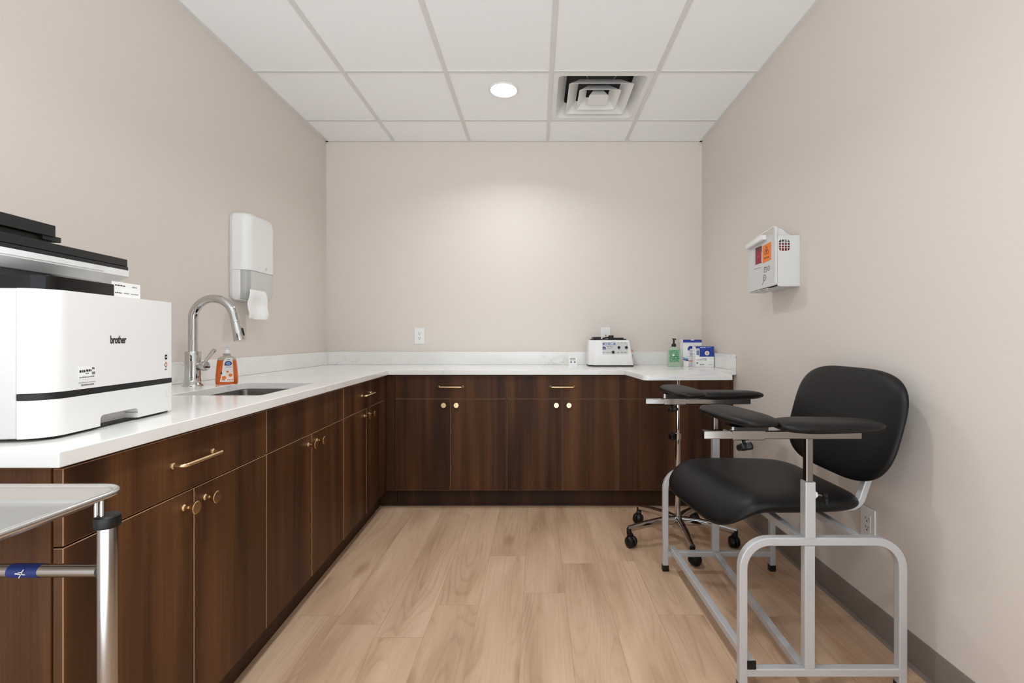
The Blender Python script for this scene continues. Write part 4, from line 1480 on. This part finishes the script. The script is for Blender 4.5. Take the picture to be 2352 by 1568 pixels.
def end_frame(x0, x1, yf, zc0, zc1):
    """inverted U of square tube with a low crossbar; x0,x1 outer sides, yf front face"""
    h = TS_ / 2
    y = yf + h
    zt_ = 0.4886 - h
    b = B()
    b.sq(fillet([(x0 + h, y, 0.024), (x0 + h, y, zt_), (x1 - h, y, zt_), (x1 - h, y, 0.024)], 0.085, 10), TS_, TS_, M_SILVER, up=(0, 1, 0))
    f = b.done('end_frame', t, local=False)
    b = B()
    b.sq([(x0 + TS_ - 0.001, y, (zc0 + zc1) / 2), (x1 - TS_ + 0.001, y, (zc0 + zc1) / 2)], TS_, zc1 - zc0, M_SILVER, up=(0, 1, 0))
    b.done('crossbar', f, local=False)
    for x in (x0 + h, x1 - h):
        b = B()
        b.prism(round_poly([(x - h - 0.0015, y - h - 0.0015), (x + h + 0.0015, y - h - 0.0015), (x + h + 0.0015, y + h + 0.0015), (x - h - 0.0015, y + h + 0.0015)], 0.003, 2), 0, 0.028, M_BLACK)
        b.done('foot_cap', f, local=False)
    return f


YA, YZ = 1.476, 2.251
end_frame(0.6345, 1.160, YA, 0.0530, 0.0780)
end_frame(0.603, 1.140, YZ, 0.0680, 0.0930)
b = B()
b.sq([(0.6715, YA + 0.002, 0.0915), (0.647, YZ + 0.004, 0.1065)], TS_, TS_, M_SILVER, up=(0, 0, 1))
b.done('stretcher', t, local=False)
b = B()
b.box(0.6580, 0.6850, YA - 0.003, YA + 0.0015, 0.0785, 0.1050, M_BLACK)
b.done('end_cap', t, local=False, bevel=0.001)
b = B()
b.sq([(0.842, YA + TS_ - 0.001, 0.0655), (0.856, YZ + 0.001, 0.0805)], TS_, TS_ * 0.98, M_SILVER, up=(0, 0, 1))
b.done('stretcher', t, local=False)
for x_ in (0.8415, 1.0190):
    b = B()
    b.sq([(x_, YA + TS_ - 0.001, 0.476), (x_ - 0.004, YZ + 0.001, 0.476)], TS_, TS_ * 0.98, M_SILVER, up=(0, 0, 1))
    b.done('seat_rail', t, local=False)
# seat
b = B()


def seat_mid(x, y):
    z = 0.537
    x0 = 0.745 + 0.045 * (1.866 - y) / 0.29
    if x < x0:
        z -= 0.080 * ((x0 - x) / 0.145) ** 2
    z += 0.010 * ((y - 1.87) / 0.27) ** 2 * (1 if x > 0.74 else max(0, 1 - (0.74 - x) / 0.14))
    return z


b.cushion(0.870, 1.866, 0.272, 0.292, 0.074, M_VINYL, n=5.0, mid=seat_mid, na=96, nr=20, edge=7.0,
          out=lambda x, y: (x + 0.15 * max(0, -x) * (-y), y * (1 - 0.05 * max(0, x))))
b.done('seat', t, local=False, angle=80)
# backrest and its two bent supports
b = B()
LEAN = 0.27


def TB(y, z, d):
    bow = 0.004 * ((y - 1.815) / 0.31) ** 2
    return Vector((1.104 + (z - 0.62) * LEAN - d - bow, y, z + d * LEAN))


def bout(x, y):
    y2 = y * (1.0 + 0.0 * x)
    wx = 1.0 - 0.045 * max(0, -y) ** 2
    return (x * wx, y2)


b.cushion(1.800, 0.808, 0.312, 0.195, 0.050, M_VINYL, T=TB, n=3.5, na=96, nr=18, edge=6.0, out=bout)
b.done('backrest', t, local=False, angle=80)
for y_ in (1.645, 1.985):
    b = B()
    b.sq(fillet([(1.06, y_, 0.526), (1.118, y_, 0.526), (1.160, y_, 0.655), (1.180, y_, 0.74)], 0.05, 8), 0.026, 0.022, M_SILVER, up=(0, 1, 0))
    b.done('backrest_support', t, local=False)


def star_knob(c, axis, par, r=0.019, m=M_BLACK):
    b = B()
    b.lathe([(0, 0), (0.005, 0), (0.005, 0.012), (r * 0.9, 0.013), (r, 0.018), (r, 0.026), (r * 0.85, 0.031), (0, 0.031)], c, m, axis, 50, lobes=5, amp=0.16)
    return b.done('clamp_knob', par, local=False)


def armrest(y0, xp, x0, x1, far):
    """y0 front face of the end frame, xp centre of the post"""
    yc = y0 + TS_ / 2
    b = B()
    w = 0.0325
    b.sq([(xp, yc, 0.4890), (xp, yc, 0.6630)], w, w, M_SILVER, up=(0, 1, 0))
    b.sq([(xp, yc, 0.0785 if not far else 0.0935), (xp, yc, 0.4630)], w, TS_, M_SILVER, up=(1, 0, 0))
    post = b.done('arm_post', t, local=False)
    b = B()
    b.sq([(xp, yc, 0.6632), (xp, yc, 0.7968)], 0.022, 0.022, M_CHROME2, up=(0, 1, 0))
    b.done('inner_post', post, local=False, label='chrome inner post')
    b = B()
    b.sq([(x0, yc, 0.8100), (x1, yc, 0.8100)], 0.0255, 0.0265, M_CHROME2, up=(0, 1, 0))
    bar = b.done('armrest_bar', t, local=False, label='chrome square armrest bar')
    b = B()
    b.box(x0 - 0.001, x0 + 0.001, yc - 0.0125, yc + 0.0125, 0.7975, 0.8225, M_BLACK)
    b.done('end_cap', bar, local=False)
    b = B()
    xs = x0 + 0.138
    b.sq([(xs - 0.050, yc, 0.8100), (xs + 0.050, yc, 0.8100)], 0.0315, 0.0325, M_CHROME2, up=(0, 1, 0))
    b.done('slide_sleeve', bar, local=False)
    zk = 0.7935
    star_knob((xs - 0.012, yc - 0.004, zk), (0.1, -0.45, -1), bar, r=0.023)
    # swivel plates
    zp = 0.8375 if not far else 0.8475
    b = B()
    b.box(xs - 0.045, xs + 0.055, yc - 0.028, yc + 0.03, 0.8270, zp - 0.0005, M_BLACK)
    b.box(xs - 0.055, xs - 0.0465, yc - 0.02, yc + 0.05, 0.8270, zp - 0.0005, M_STEEL)
    b.done('swivel_bracket', bar, local=False)
    # front pad swung across the lap
    b = B()
    if not far:
        pc, L_, wd, skew = (0.668, 1.592), 0.182, 0.070, -0.22
    else:
        pc, L_, wd, skew = (0.676, 2.215), 0.195, 0.066, -0.10
    b.cushion(0, 0, L_, wd, 0.037, M_VINYL, T=lambda a, c, d: Vector((pc[0] + c + skew * a * 0.5, pc[1] + a + 0.12 * c, zp + 0.017 + d)), n=3.4, edge=5, na=64, nr=12, taper=0.06)
    b.done('armrest_pad', t, local=False, angle=80)
    # rear pad along the forearm
    b = B()
    cy_ = 1.466 if not far else 2.245
    b.cushion(0.903, cy_, 0.170, 0.068, 0.039, M_VINYL, T=lambda a, c, d: Vector((a, c, 0.8435 + d)), n=3.2, edge=5, na=64, nr=12, taper=0.25)
    b.done('armrest_pad', t, local=False, angle=80)


armrest(YA, 0.855, 0.524, 1.016, False)
armrest(YZ, 0.856, 0.521, 1.020, True)
b = B()
b.lathe([(0, 0), (0.010, 0), (0.011, 0.006), (0.007, 0.012), (0, 0.012)], (0.8713, YA + 0.0125, 0.620), M_WHITE, (1, 0, 0.0), 30, lobes=5, amp=0.15)
b.tube([(0.8835, YA + 0.0125, 0.620), (0.905, YA + 0.0125, 0.616)], 0.003, M_CHROME2, 8)
b.lathe([(0, 0), (0.010, 0), (0.010, 0.010), (0, 0.010)], (0.903, YA + 0.0125, 0.616), M_BLACK, (1, 0, 0), 16)
b.tube([(0.909, YA + 0.0125, 0.622), (0.913, YA + 0.0125, 0.606), (0.913, YA + 0.0125, 0.588)], 0.0055, M_BLACK, 8, scales=[0.8, 1, 0.8])
b.done('height_screw', t, local=False, label='white star grip with black lever')
star_knob((0.8722, YZ + 0.0125, 0.650), (1, -0.2, 0), t, r=0.015)
